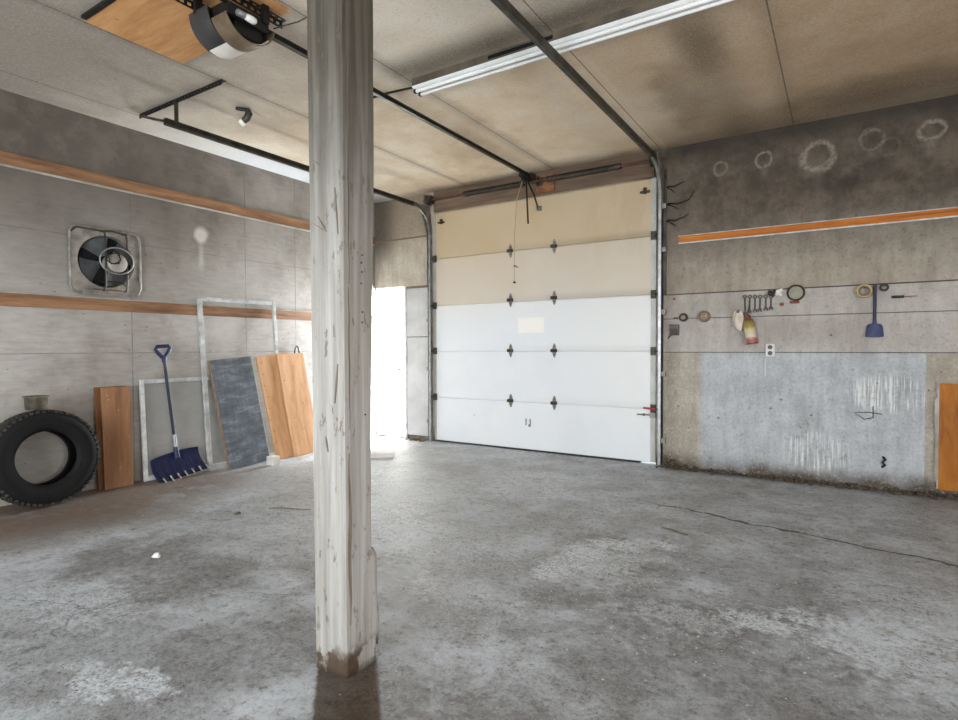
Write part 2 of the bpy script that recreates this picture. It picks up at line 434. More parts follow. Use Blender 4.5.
# smoke trails along the joints of the upper sections
for c, a in ((2.44, 0.40), (1.818, 0.28), (1.215, 0.12), (0.6, 0.08)):
    k = t.m('MULTIPLY', t.mul(t.step(z, c - 0.006, c + 0.004), t.inv(t.step(z, c + 0.004, c + 0.10))), a)
    col = t.mix(t.m('MULTIPLY', k, t.step(x, -4.4, -1.9)), col, lin('75664f'))
pa = t.mul(t.band(x, -3.16, 0.18, 0.05), t.band(z, 1.525, 0.095, 0.08), 0.8)
col = t.mix(pa, col, lin('fbf6ee'))
spt = t.mul(t.inv(t.step(t.voro(P, 3.1, 'F1'), 0.02, 0.045)), t.inv(t.step(z, 0.5, 0.7)), 0.5)
col = t.mix(spt, col, lin('8a8580'))
t.bump(t.noise(P, 60, 2), 0.06, 0.003)
M['door'] = t.fin(col, 0.42, 0, 0.4)

# --- post: white paint over timber
t = NT('chipped_white_painted_timber')
O = t.obj()
x, y, z = t.xyz(O)
v = t.scl(O, (18, 18, 0.8))
n1 = t.noise(v, 1.4, 6, 0.6, 0.4)
n2 = t.noise(O, 6, 5, 0.65)
n3 = t.noise(t.scl(O, (1, 1, 0.35)), 30, 5, 0.7)
col = t.ramp(n1, [(0.32, '847e75'), (0.48, '938e87'), (0.62, 'a5a29d')])
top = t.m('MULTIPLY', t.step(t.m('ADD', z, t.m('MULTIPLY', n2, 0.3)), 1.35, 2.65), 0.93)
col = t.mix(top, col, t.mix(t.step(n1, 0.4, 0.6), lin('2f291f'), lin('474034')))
chips = t.m('MULTIPLY', t.inv(t.step(n3, 0.35, 0.41)), 0.7)
col = t.mix(chips, col, lin('5b5144'))
ck = t.mul(t.inv(t.step(t.noise(t.scl(O, (26, 26, 0.55)), 1.0, 3, 0.5), 0.27, 0.30)), 0.35)
col = t.mix(ck, col, lin('6b6358'))
ft = t.mul(t.inv(t.step(t.m('ADD', z, t.m('MULTIPLY', n2, 0.22)), 0.19, 0.25)), t.step(n2, 0.45, 0.54))
col = t.mix(t.m('MULTIPLY', ft, 0.95), col, lin('43301d'))
ft2 = t.inv(t.step(z, 0.0, 0.035))
col = t.mix(t.m('MULTIPLY', ft2, 0.7), col, lin('2c2117'))
spt = t.mul(t.inv(t.step(t.voro(t.scl(O, (1, 1, 0.7)), 9, 'F1'), 0.04, 0.085)), 0.75)
col = t.mix(spt, col, lin('51483d'))
t.bump(t.m('ADD', n1, t.m('MULTIPLY', n3, 0.6)), 0.5, 0.006)
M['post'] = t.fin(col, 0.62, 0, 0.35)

M['split'] = wood('weathered_split_timber', '3a3128', '6b6053', '8d8375', (20, 20, 1.2), 0.85, False)
M['batten'] = wood('stained_pine_batten', '5f4431', '876246', 'a37a58', (12, 0.9, 12), 0.7, False)
M['batten_front'] = wood('orange_stained_batten', '8a4a14', 'b86a22', 'd08436', (0.9, 12, 12), 0.6, False)
M['header'] = wood('smoke_browned_header_board', '54453a', '6e5b4b', '846f5c', (0.8, 12, 12), 0.8, False)
M['orange'] = wood('orange_stained_plywood', '84490d', 'a56316', 'bd7b28', (5, 5, 1.2), 0.55, False)
M['ply'] = wood('pale_orange_plywood', 'b58458', 'd2a074', 'e0b58c', (6, 6, 0.9), 0.6)
M['ply_brown'] = wood('brown_old_board', '76543a', '93694a', 'a67b59', (9, 9, 0.9), 0.7)
M['ply_dark'] = wood('dark_brown_board', '53351f', '6e482c', '7f5738', (9, 9, 0.9), 0.75, False)
M['ply_ceiling'] = wood('ceiling_plywood', 'a87748', 'c3905d', 'd2a473', (1.0, 7, 7), 0.6)
M['lip'] = plain('dusty_painted_lip', '8e877e', 'b5afa7', 0.65, 0, 5)
M['white_wood'] = plain('scuffed_white_paint', 'b9b9b7', 'e2e2e0', 0.55, 0, 14, 0.15, 40)
M['grey_wood'] = plain('weathered_grey_white_paint', '999896', 'cbcbc9', 0.6, 0, 11, 0.2, 40)
M['galv'] = plain('galvanised_steel', '8f9090', 'b9bbbc', 0.38, 0.75, 12, 0.05)
M['galv_dull'] = plain('dull_galvanised_steel', '77736c', '9b978f', 0.5, 0.5, 12, 0.08)
M['steel_dark'] = plain('sooty_dark_steel', '37332e', '59534a', 0.5, 0.6, 10, 0.1)
M['black_metal'] = plain('black_painted_metal', '121212', '262524', 0.45, 0.3, 10)
M['rust'] = plain('rusty_plate', '5e3a26', '9a6a47', 0.8, 0.1, 14, 0.2)
M['rust_red'] = plain('red_oxide_steel', '4a2f28', '6e4a3f', 0.7, 0.2, 14)
M['brown_sheet'] = plain('brown_bent_sheet_metal', '6a5a48', '8e7c66', 0.35, 0.55, 8)
M['hood'] = plain('charcoal_hood', '2d2c2b', '454341', 0.5, 0.1, 6)
M['white_plastic'] = plain('yellowed_white_plastic', 'd2cdc4', 'e9e5dd', 0.4, 0, 5)
M['white_enamel'] = plain('white_enamel', 'dcdcda', 'f2f2f1', 0.35, 0, 4)
M['tube_glass'] = plain('white_lamp_tube', 'dddcd8', 'eae9e6', 0.2, 0, 3)
M['enamel_shaded'] = plain('shaded_white_enamel', '463e34', '6b6152', 0.5, 0.0, 5)  # strip light's shadowed side, its shade put into a darker colour
M['stile'] = plain('pale_steel_stile', 'a3a29d', 'bdbcb7', 0.45, 0.2, 6)
M['black_gap'] = plain('black_void', '050505', '0d0d0d', 0.9, 0, 5)
M['blue'] = plain('blue_plastic', '1a1d3e', '282c54', 0.42, 0, 7)
M['blue_dark'] = plain('dark_blue_coated_steel', '11142a', '1b1f3a', 0.4, 0.1, 7)
M['blue_scoop'] = plain('dusty_blue_plastic', '2f3658', '474e74', 0.55, 0, 16)
M['rope_black'] = plain('black_cord', '171615', '2c2a28', 0.8, 0, 20)
M['red'] = plain('red_paint', '8c2320', 'b23a34', 0.45, 0, 10)
M['red_dull'] = plain('dull_red_plastic', '6e2a24', '8f3f36', 0.6, 0, 10)
M['switch'] = plain('brown_grey_switch', '4c4541', '6a625c', 0.5, 0, 12)
M['switch_dark'] = plain('dark_brown_cover', '33241f', '4b362e', 0.5, 0, 12)
M['dial_rim'] = plain('dull_olive_rim', '2b2921', '45412f', 0.5, 0.1, 10)
M['dial_face'] = plain('dusty_dial_face', '8a8674', 'a19d8b', 0.6, 0, 12)
M['outlet'] = plain('outlet_plastic', 'c9c6c1', 'dedcd8', 0.4, 0, 8)
M['tape_dark'] = plain('dark_tape', '1f1b17', '3a332b', 0.6, 0, 12)
M['tape_brown'] = plain('brown_tape', '5e4a33', '7b6446', 0.5, 0, 12)
M['tape_yellow'] = plain('yellowed_tape', '9b8550', 'c0aa74', 0.5, 0, 12)
M['card'] = plain('cardboard_core', 'a08c70', 'bda98b', 0.8, 0, 16)
M['cloth'] = plain('off_white_rag', 'c3b7a6', 'e2d9cb', 0.9, 0, 14, 0.4, 70)
M['stone'] = plain('pale_mortar_lump', 'c9c6c0', 'e5e3de', 0.9, 0, 30, 0.3, 80)
M['dirt'] = plain('dry_dirt_crumbs', '3c342c', '6b6052', 0.95, 0, 30, 0.3, 90)
M['dead_leaf'] = plain('dead_leaf_litter', '4a3c2c', '7a6647', 0.95, 0, 30)
M['fan_plate'] = plain('grimy_fan_plate', '6b645b', 'a09a91', 0.6, 0.2, 9, 0.1, 40)
M['fan_blade'] = plain('sooty_fan_blade', '3a3c3d', '5a5d5e', 0.5, 0.4, 7)
M['fan_motor'] = plain('dusty_motor_case', '7d776d', 'a49e94', 0.6, 0.1, 8)
M['tin'] = plain('rusty_tin', '453e35', '6d6355', 0.55, 0.35, 18, 0.1)
M['snow'] = plain('sunlit_concrete_yard', 'cfcac0', 'e2ded6', 0.9, 0, 2)
M['back'] = plain('dull_painted_wall', 'a8a29a', 'bdb8b0', 0.8, 0, 2)
M['door_leaf'] = plain('white_door_leaf', 'eeeeec', 'f8f8f7', 0.5, 0, 3)
M['insul'] = plain('grey_faced_board', 'a5a3a1', 'bdbbb9', 0.7, 0, 3, 0.1, 30)
M['seal'] = plain('rubber_seal', '2b2b2b', '3d3c3b', 0.8, 0, 10)
M['panel_edge'] = plain('weathered_pine_edge', '7a5b3e', '9c7a57', 0.7, 0, 12)

t = NT('scratched_blackboard')
O = t.obj()
n1 = t.noise(t.scl(O, (1.6, 1, 6)), 2.4, 6, 0.65, 0.5)
n2 = t.noise(t.scl(O, (5, 1, 1)), 5, 5, 0.7)
col = t.ramp(t.m('ADD', t.m('MULTIPLY', n1, 0.7), t.m('MULTIPLY', n2, 0.3)), [(0.36, '3f444a'), (0.5, '555b62'), (0.63, '7a7f85')])
M['chalk'] = t.fin(col, t.m('ADD', 0.35, t.m('MULTIPLY', n1, 0.35)), 0, 0.5)

t = NT('tyre_rubber')
O = t.obj()
n1 = t.noise(O, 6, 5, 0.6)
col = t.ramp(n1, [(0.35, '0b0b0b'), (0.65, '151414')])
t.bump(t.noise(O, 50, 3), 0.15, 0.003)
M['tyre'] = t.fin(col, 0.7, 0, 0.25)
t = NT('dusty_tyre_tread')
O = t.obj()
col = t.ramp(t.noise(O, 30, 4, 0.7), [(0.4, '191817'), (0.62, '4d4841')])
M['tread'] = t.fin(col, 0.85, 0, 0.2)

t = NT('dusty_insect_screen')
O = t.obj()
n1 = t.noise(O, 5, 4, 0.6)
col = t.ramp(n1, [(0.35, 'a5a5a2'), (0.65, 'bdbdb9')])
t.put(t.b.inputs['Base Color'], col)
t.b.inputs['Roughness'].default_value = 0.55
tr = t.n('ShaderNodeBsdfTransparent')
mx = t.n('ShaderNodeMixShader', {0: t.m('ADD', 0.16, t.m('MULTIPLY', n1, 0.2)), 1: tr.outputs[0], 2: t.b.outputs[0]})
t.put(t.out.inputs[0], mx.outputs[0])
M['screen'] = t.mat

t = NT('clear_bulb_glass')
t.b.inputs['Roughness'].default_value = 0.15
M['bulb'] = t.fin(lin('f1f0ec'), 0.15, 0, 0.5)

# spray can wrapper: coloured bands
t = NT('printed_can_wrapper')
O = t.obj()
x, y, z = t.xyz(O)
nn = t.noise(O, 35, 4, 0.7)
col = t.ramp(t.m('ADD', t.m('MULTIPLY', z, 3.2), t.m('MULTIPLY', t.m('SUBTRACT', nn, 0.5), 0.22)),
             [(0.0, '9c5548'), (0.16, 'a8665a'), (0.22, 'cfc4b0'), (0.45, 'c6b98f'), (0.55, 'a08740'), (0.68, '84743a'), (0.80, '5e4030')])
M['can'] = t.fin(col, 0.4, 0, 0.5)


# ------------------------------------------------------------------ mesh builder
class MB:
    def __init__(s):
        s.bm = bmesh.new()

    def face(s, vs):
        try:
            return s.bm.faces.new(vs)
        except ValueError:
            return None

    def box(s, lo, hi):
        x0, y0, z0 = lo
        x1, y1, z1 = hi
        v = [s.bm.verts.new(p) for p in ((x0, y0, z0), (x1, y0, z0), (x1, y1, z0), (x0, y1, z0), (x0, y0, z1), (x1, y0, z1), (x1, y1, z1), (x0, y1, z1))]
        for f in ((0, 3, 2, 1), (4, 5, 6, 7), (0, 1, 5, 4), (1, 2, 6, 5), (2, 3, 7, 6), (3, 0, 4, 7)):
            s.face([v[i] for i in f])
        return s

    def bar(s, p, q, w_, h_, upv=(0, 0, 1)):
        p, q = Vector(p), Vector(q)
        d = (q - p).normalized()
        u = d.cross(Vector(upv))
        if u.length < 1e-4:
            u = d.cross(Vector((1, 0, 0)))
        u.normalize()
        v = u.cross(d).normalized()
        vs = []
        for c in (p, q):
            for a, b in ((-1, -1), (1, -1), (1, 1), (-1, 1)):
                vs.append(s.bm.verts.new(c + u * (a * w_ / 2) + v * (b * h_ / 2)))
        for f in ((3, 2, 1, 0), (4, 5, 6, 7), (0, 1, 5, 4), (1, 2, 6, 5), (2, 3, 7, 6), (3, 0, 4, 7)):
            s.face([vs[i] for i in f])
        return s

    def tube(s, pts, r, seg=10, closed=False):
        pts = [Vector(p) for p in pts]
        n = len(pts)
        rr = r if isinstance(r, (list, tuple)) else [r] * n
        rings = []
        prev = None
        for i, p in enumerate(pts):
            if closed:
                d = (pts[(i + 1) % n] - pts[i - 1]).normalized()
            else:
                d = (pts[min(i + 1, n - 1)] - pts[max(i - 1, 0)]).normalized()
            if prev is None:
                u = d.cross(Vector((0, 0, 1)))
                if u.length < 1e-3:
                    u = d.cross(Vector((1, 0, 0)))
            else:
                u = prev - d * prev.dot(d)
            u.normalize()
            prev = u
            v = d.cross(u)
            rings.append([s.bm.verts.new(p + (u * math.cos(2 * PI * k / seg) + v * math.sin(2 * PI * k / seg)) * rr[i]) for k in range(seg)])
        m = n if closed else n - 1
        for i in range(m):
            a, b = rings[i], rings[(i + 1) % n]
            for k in range(seg):
                s.face((a[k], a[(k + 1) % seg], b[(k + 1) % seg], b[k]))
        if not closed:
            s.face(rings[0][::-1])
            s.face(rings[-1])
        return s

    def lathe(s, prof, seg=32, axis='z', c=(0, 0, 0), closed=False):
        c = Vector(c)
        rings = []
        for r, h in prof:
            ring = []
            for k in range(seg):
                a = 2 * PI * k / seg
                p = (r * math.cos(a), r * math.sin(a), h)
                if axis == 'y':
                    p = (p[0], p[2], p[1])
                elif axis == 'x':
                    p = (p[2], p[0], p[1])
                ring.append(s.bm.verts.new(c + Vector(p)))
            rings.append(ring)
        m = len(rings) if closed else len(rings) - 1
        for i in range(m):
            a, b = rings[i], rings[(i + 1) % len(rings)]
            for k in range(seg):
                s.face((a[k], a[(k + 1) % seg], b[(k + 1) % seg], b[k]))
        if not closed:
            s.face(rings[0][::-1])
            s.face(rings[-1])
        return s

    def prism(s, poly, lo, hi, axis='y'):
        def P3(a, b, c):
            return {'y': (a, c, b), 'z': (a, b, c), 'x': (c, a, b)}[axis]
        A = [s.bm.verts.new(P3(a, b, lo)) for a, b in poly]
        B = [s.bm.verts.new(P3(a, b, hi)) for a, b in poly]
        n = len(poly)
        s.face(A[::-1])
        s.face(B)
        for i in range(n):
            s.face((A[i], A[(i + 1) % n], B[(i + 1) % n], B[i]))
        return s

    def grid(s, fn, nu, nv, thick=0.0):
        """sheet from fn(u,v)->(x,y,z); with a thickness along -normal it becomes a closed shell"""
        V = [[Vector(fn(i / nu, j / nv)) for j in range(nv + 1)] for i in range(nu + 1)]
        A = [[s.bm.verts.new(p) for p in row] for row in V]
        for i in range(nu):
            for j in range(nv):
                s.face((A[i][j], A[i + 1][j], A[i + 1][j + 1], A[i][j + 1]))
        if thick:
            B = []
            for i in range(nu + 1):
                row = []
                for j in range(nv + 1):
                    du = V[min(i + 1, nu)][j] - V[max(i - 1, 0)][j]
                    dv = V[i][min(j + 1, nv)] - V[i][max(j - 1, 0)]
                    row.append(s.bm.verts.new(V[i][j] - du.cross(dv).normalized() * thick))
                B.append(row)
            for i in range(nu):
                for j in range(nv):
                    s.face((B[i][j], B[i][j + 1], B[i + 1][j + 1], B[i + 1][j]))
            for i in range(nu):
                s.face((A[i][0], B[i][0], B[i + 1][0], A[i + 1][0]))
                s.face((A[i][nv], A[i + 1][nv], B[i + 1][nv], B[i][nv]))
            for j in range(nv):
                s.face((A[0][j], A[0][j + 1], B[0][j + 1], B[0][j]))
                s.face((A[nu][j], B[nu][j], B[nu][j + 1], A[nu][j + 1]))
        return s

    def rock(s, c, r, sq=0.7, sub=1):
        tmp = bmesh.ops.create_icosphere(s.bm, subdivisions=sub, radius=r)
        ph = random.random() * 50
        rot = Matrix.Rotation(random.random() * 6.28, 3, 'Z')
        ax, ay = random.uniform(0.7, 1.3), random.uniform(0.7, 1.3)
        for v in tmp['verts']:
            k = 1 + 0.45 * mnoise.noise(v.co / r * 1.3 + Vector((ph, ph, ph)))
            p = rot @ Vector((v.co.x * k * ax, v.co.y * k * ay, v.co.z * k * sq))
            v.co = Vector(c) + p
        return s

    def move(s, off):
        for v in s.bm.verts:
            v.co += Vector(off)
        return s

    def xform(s, mtx):
        for v in s.bm.verts:
            v.co = mtx @ v.co
        return s

    def build(s, name, mat, parent=None, bevel=0.0, smooth=False, world=True, bseg=2):
        """world=True: vertices are given in world coordinates (only for parents without rotation)"""
        if parent is not None and world:
            off = parent['_o'] if '_o' in parent else parent.parent['_o']
            for v in s.bm.verts:
                v.co -= Vector(off)
        bmesh.ops.recalc_face_normals(s.bm, faces=s.bm.faces)
        me = bpy.data.meshes.new(name)
        if smooth:
            for f in s.bm.faces:
                f.smooth = True
        s.bm.to_mesh(me)
        s.bm.free()
        me.materials.append(mat)
        o = bpy.data.objects.new(name, me)
        COL.objects.link(o)
        if parent is not None:
            o.parent = parent
        if smooth:
            me.set_sharp_from_angle(angle=R(38))
        if bevel:
            b = o.modifiers.new('bevel', 'BEVEL')
            b.width = bevel
            b.segments = bseg
            b.limit_method = 'ANGLE'
        return o


def tag(o, label, cat, group=None):
    o['label'] = label
    o['category'] = cat
    if group:
        o['group'] = group
    return o


def thing(name, label, cat, loc=(0, 0, 0), rot=(0, 0, 0), group=None):
    o = bpy.data.objects.new(name, None)
    o.empty_display_size = 0.1
    COL.objects.link(o)
    o.location = loc
    o.rotation_euler = rot
    o['_o'] = list(loc)
    return tag(o, label, cat, group)


def solo(o, origin, label, cat, group=None):
    """a thing that is one mesh: put its origin at its base"""
    off = Vector(origin)
    for v in o.data.vertices:
        v.co -= off
    o.location = off
    return tag(o, label, cat, group)


def struct(o):
    o['kind'] = 'structure'
    return o


def clean(root):
    pass


# ================================================================== THE ROOM
FY = D            # front wall inner face
X1, Y0 = 3.25, -3.1
DX0, DX1 = -4.60, -1.66      # big door opening
DTOP = 3.05
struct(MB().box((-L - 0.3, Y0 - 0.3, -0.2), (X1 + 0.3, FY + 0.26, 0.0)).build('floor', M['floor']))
struct(MB().box((-L - 0.3, Y0 - 0.3, HC), (X1 + 0.3, FY + 0.26, HC + 0.15)).build('ceiling', M['ceiling']))
struct(MB().box((-L - 0.2, Y0 - 0.2, 0.0), (-L, FY + 0.2, HC)).build('wall_left', M['wall_left']))
b = MB()
b.box((-L, FY, 2.10), (-4.98, FY + 0.2, HC)).box((-L, FY, 0), (-5.645, FY + 0.2, 2.10))
b.box((-5.10, FY, 0), (DX0, FY + 0.2, 2.10)).box((-4.98, FY, 2.10), (DX0, FY + 0.2, HC))
b.box((DX0, FY, DTOP), (DX1, FY + 0.2, HC)).box((DX1, FY, 0), (X1, FY + 0.2, HC))
struct(b.build('wall_front', M['wall_front']))
# back wall with the open vehicle door, right wall with a window opening
b = MB()
b.box((-L, Y0 - 0.2, 0), (-4.1, Y0, HC)).box((-0.3, Y0 - 0.2, 0), (X1, Y0, HC)).box((-4.1, Y0 - 0.2, 2.6), (-0.3, Y0, HC))
struct(b.build('wall_back', M['back']))
b = MB()
b.box((X1, Y0, 0), (X1 + 0.2, -0.5, HC)).box((X1, 1.7, 0), (X1 + 0.2, FY + 0.2, HC)).box((X1, -0.5, 0), (X1 + 0.2, 1.7, 0.65)).box((X1, -0.5, 2.05), (X1 + 0.2, 1.7, HC))
struct(b.build('wall_right', M['back']))
struct(MB().box((-30, FY + 0.26, -0.25), (30, 40, -0.02)).build('yard_ground', M['snow']))

# lower sheeting on the right part of the front wall: three courses standing proud of the wall
LX = -1.585
PY = FY - 0.014
struct(MB().box((LX, PY, 1.552), (X1, FY, 1.800)).build('trim_1', M['wall_front'], None, 0.003))
struct(MB().box((LX, PY + 0.002, 1.205), (X1, FY, 1.548)).build('trim_2', M['wall_front'], None, 0.003))
struct(MB().box((LX, PY - 0.001, 0.0), (0.60, FY, 1.201)).build('trim_3', M['wall_front'], None, 0.003))
# orange-stained batten with a painted lip, right part of the front wall
struct(MB().box((-1.435, FY - 0.012, 2.335), (X1, FY, 2.398)).build('trim_4', M['batten_front'], None, 0.002))
struct(MB().box((-1.44, FY - 0.016, 2.322), (X1, FY, 2.334)).build('trim_5', M['white_wood'], None, 0.002))
struct(MB().box((-1.44, FY - 0.006, 2.399), (X1, FY, 2.408)).build('trim_6', M['grey_wood'], None, 0.001))
# orange-stained plywood let into the foot of the front wall at the right
struct(MB().box((0.69, FY - 0.018, 0.05), (1.55, FY, 0.945)).build('trim_7', M['orange'], None, 0.003))
struct(MB().grid(lambda u, v: (0.668 + 0.026 * u + (0.022 * mnoise.noise(Vector((v * 9, 1.3, 0))) + 0.016 * mnoise.noise(Vector((v * 37, 4.3, 0)))) * (1 - u), FY - 0.0195 + 0.003 * u, 0.06 + 0.90 * v), 3, 110, 0.0025).build('trim_20', M['lip']))
# left wall battens
struct(MB().box((-L, Y0, 2.735), (-L + 0.014, FY, 2.836)).build('trim_8', M['batten'], None, 0.002))
struct(MB().box((-L, Y0, 2.718), (-L + 0.017, FY, 2.734)).build('trim_9', M['lip'], None, 0.002))
struct(MB().box((-L, Y0, 1.604), (-L + 0.014, FY, 1.709)).build('trim_10', M['batten'], None, 0.002))
struct(MB().box((-L, Y0, 1.710), (-L + 0.018, FY, 1.722)).build('trim_11', M['lip'], None, 0.002))
# header board over the big door, lining round the side door
struct(MB().box((DX0 + 0.02, FY - 0.03, 3.055), (DX1 - 0.02, FY, HC)).build('trim_12', M['header'], None, 0.003))
struct(MB().box((-L + 0.01, FY - 0.022, 2.105), (-4.70, FY, 2.755)).build('trim_13', M['wall_front'], None, 0.003))
struct(MB().box((-L + 0.01, FY - 0.030, 2.748), (-4.70, FY - 0.022, 2.768)).build('trim_14', M['header'], None, 0.002))
struct(MB().box((-5.07, FY - 0.012, 0.06), (-4.70, FY, 2.07)).build('trim_15', M['insul'], None, 0.003))
struct(MB().box((-5.07, FY - 0.016, 2.07), (-4.70, FY, 2.10)).build('trim_16', M['header'], None, 0.002))
struct(MB().box((-5.10, FY - 0.02, 0.0), (-5.072, FY + 0.2, 2.10)).build('trim_17', M['white_wood'], None, 0.003))
struct(MB().box((-5.63, FY - 0.02, 0.0), (-5.11, FY + 0.16, 0.018)).build('trim_18', M['galv_dull'], None, 0.003))
struct(MB().box((-5.065, FY - 0.014, 1.40), (-4.705, FY - 0.011, 1.412)).build('trim_19', M['steel_dark'], None))

# ------------------------------------------------ big sectional door
d1 = bpy.data.objects.new('door_1', None)
COL.objects.link(d1)
d1.location = (-3.12, FY + 0.03, 0)
d1['_o'] = [-3.12, FY + 0.03, 0]
d1['kind'] = 'structure'
d1['label'] = 'white five-section overhead garage door, smoke-browned at the top'
zs = [0.022, 0.6, 1.215, 1.818, 2.44, 3.05]
px0, px1 = -4.575, -1.720
for i in range(5):
    b = MB()
    y0 = FY + 0.008
    lo, hi = zs[i] + 0.003, zs[i + 1] - 0.003
    # face with a shallow ship-lap rabbet at its upper edge
    b.prism([(y0, lo), (y0 + 0.010, lo - 0.002), (y0 + 0.012, lo - 0.003), (y0 + 0.045, lo - 0.003), (y0 + 0.045, hi + 0.003), (y0 + 0.012, hi + 0.003), (y0 + 0.008, hi - 0.004), (y0, hi - 0.007)], px0, px1, 'x')
    b.build('door_panel', M['door'], d1, 0.0025)
for sx, tx in ((px0 - 0.040, px0 + 0.002), (px1 - 0.002, px1 + 0.055)):
    for i in range(5):
        MB().box((sx, FY + 0.002, zs[i] + 0.004), (tx, FY + 0.053, zs[i + 1] + (0.0035 if i < 4 else -0.002))).build('end_stile', M['stile'], d1, 0.003)
MB().box((px0 - 0.03, FY + 0.004, 0.004), (-1.83, FY + 0.05, 0.026)).build('bottom_seal', M['seal'], d1, 0.004)


def hinge(xc, zc):
    h = MB()
    yf = FY + 0.008
    # upper and lower diamond leaves with a rolled knuckle and a pin
    h.prism([(xc - 0.030, zc + 0.008), (xc + 0.030, zc + 0.008), (xc + 0.018, zc + 0.055), (xc + 0.008, zc + 0.082), (xc - 0.008, zc + 0.082), (xc - 0.018, zc + 0.055)], yf - 0.004, yf + 0.001, 'y')
    h.prism([(xc - 0.030, zc - 0.008), (xc - 0.018, zc - 0.055), (xc - 0.008, zc - 0.082), (xc + 0.008, zc - 0.082), (xc + 0.018, zc - 0.055), (xc + 0.030, zc - 0.008)], yf - 0.004, yf + 0.001, 'y')
    o = h.build('hinge', M['galv_dull'], d1, 0.001)
    k = MB().tube([(xc - 0.036, yf - 0.018, zc), (xc + 0.036, yf - 0.018, zc)], 0.020, 12)
    k.box((xc - 0.034, yf - 0.02, zc - 0.014), (xc + 0.034, yf, zc + 0.014))
    for q in (-0.045, 0.045):
        k.tube([(xc, yf - 0.010, zc + q), (xc, yf, zc + q)], 0.008, 8)
    kk = k.build('hinge_knuckle', M['steel_dark'], None, 0.001)
    kk.parent = o
    for v in kk.data.vertices:
        v.co -= Vector(d1['_o'])


for zc in (0.604, 1.22, 1.84, 2.44):
    hinge(-3.435, zc)
    hinge(-2.848, zc)
for zc in zs[1:5]:
    for xc, sg in ((px0 - 0.012, -1), (px1 + 0.028, 1)):
        r_ = MB().box((xc - 0.028, FY - 0.012, zc - 0.045), (xc + 0.028, FY + 0.004, zc + 0.045))
        r_.tube([(xc, FY - 0.022, zc), (xc + sg * 0.07, FY - 0.022, zc)], 0.006, 8)
        r_.box((xc - 0.022, FY - 0.032, zc - 0.014), (xc + 0.022, FY - 0.01, zc + 0.014))
        r_.build('roller_hinge', M['steel_dark'], d1, 0.002)
# lift handle
b = MB()
for dx in (-0.028, 0.028):
    b.box((-3.193 + dx - 0.006, FY - 0.004, 0.315), (-3.193 + dx + 0.006, FY + 0.009, 0.395))
b.box((-3.185, FY - 0.006, 0.30), (-3.160, FY + 0.009, 0.33))
b.build('lift_handle', M['galv_dull'], d1, 0.002)
# side lock: red lever and long sliding bolt
b = MB().tube([(-1.865, FY - 0.006, 0.532), (-1.60, FY - 0.006, 0.532)], 0.008, 10)
b.box((-1.80, FY - 0.012, 0.518), (-1.78, FY + 0.009, 0.546))
b.box((-1.72, FY - 0.03, 0.505), (-1.66, FY + 0.004, 0.56))
bo = b.build('slide_bolt', M['galv_dull'], d1, 0.002)
b = MB().bar((-1.79, FY - 0.03, 0.607), (-1.655, FY - 0.03, 0.600), 0.016, 0.020)
b.tube([(-1.69, FY + 0.003, 0.60), (-1.69, FY - 0.04, 0.60)], 0.012, 10)
b.build('lock_lever', M['red'], d1, 0.003)
# top roller fixture at the right corner
b = MB().box((-1.84, FY - 0.006, 2.90), (-1.735, FY + 0.009, 2.925)).box((-1.80, FY - 0.02, 2.89), (-1.77, FY + 0.006, 2.955))
b.build('top_fixture', M['steel_dark'], d1, 0.002)
b = MB().box((-4.535, FY - 0.006, 2.90), (-4.43, FY + 0.009, 2.925)).box((-4.49, FY - 0.02, 2.89), (-4.46, FY + 0.006, 2.955))
b.build('top_fixture', M['steel_dark'], d1, 0.002)
# bracket the opener arm pulls on
b = MB().box((-3.065, FY - 0.008, 2.875), (-3.01, FY + 0.009, 2.93)).box((-3.06, FY - 0.045, 2.885), (-3.045, FY, 2.925)).box((-3.03, FY - 0.045, 2.885), (-3.015, FY, 2.925))
b.build('arm_bracket', M['galv_dull'], d1, 0.002)

# ------------------------------------------------ side door, swung outwards into the sun
d2 = bpy.data.objects.new('door_2', None)
COL.objects.link(d2)
d2.location = (-5.70, FY + 0.22, 0)
d2['_o'] = [-5.70, FY + 0.22, 0]
d2['kind'] = 'structure'
MB().box((-5.74, FY + 0.205, 0.02), (-5.70, 6.78, 2.09)).build('door_leaf', M['door_leaf'], d2, 0.003)
b = MB().lathe([(0.012, 0), (0.012, 0.03), (0.030, 0.04), (0.034, 0.055), (0.026, 0.07), (0.0, 0.072)], 16, 'x', (-5.70, 6.66, 0.93))
b.lathe([(0.036, 0), (0.036, 0.008), (0.02, 0.012)], 16, 'x', (-5.70, 6.66, 0.93))
b.build('door_knob', M['steel_dark'], d2, 0, True)


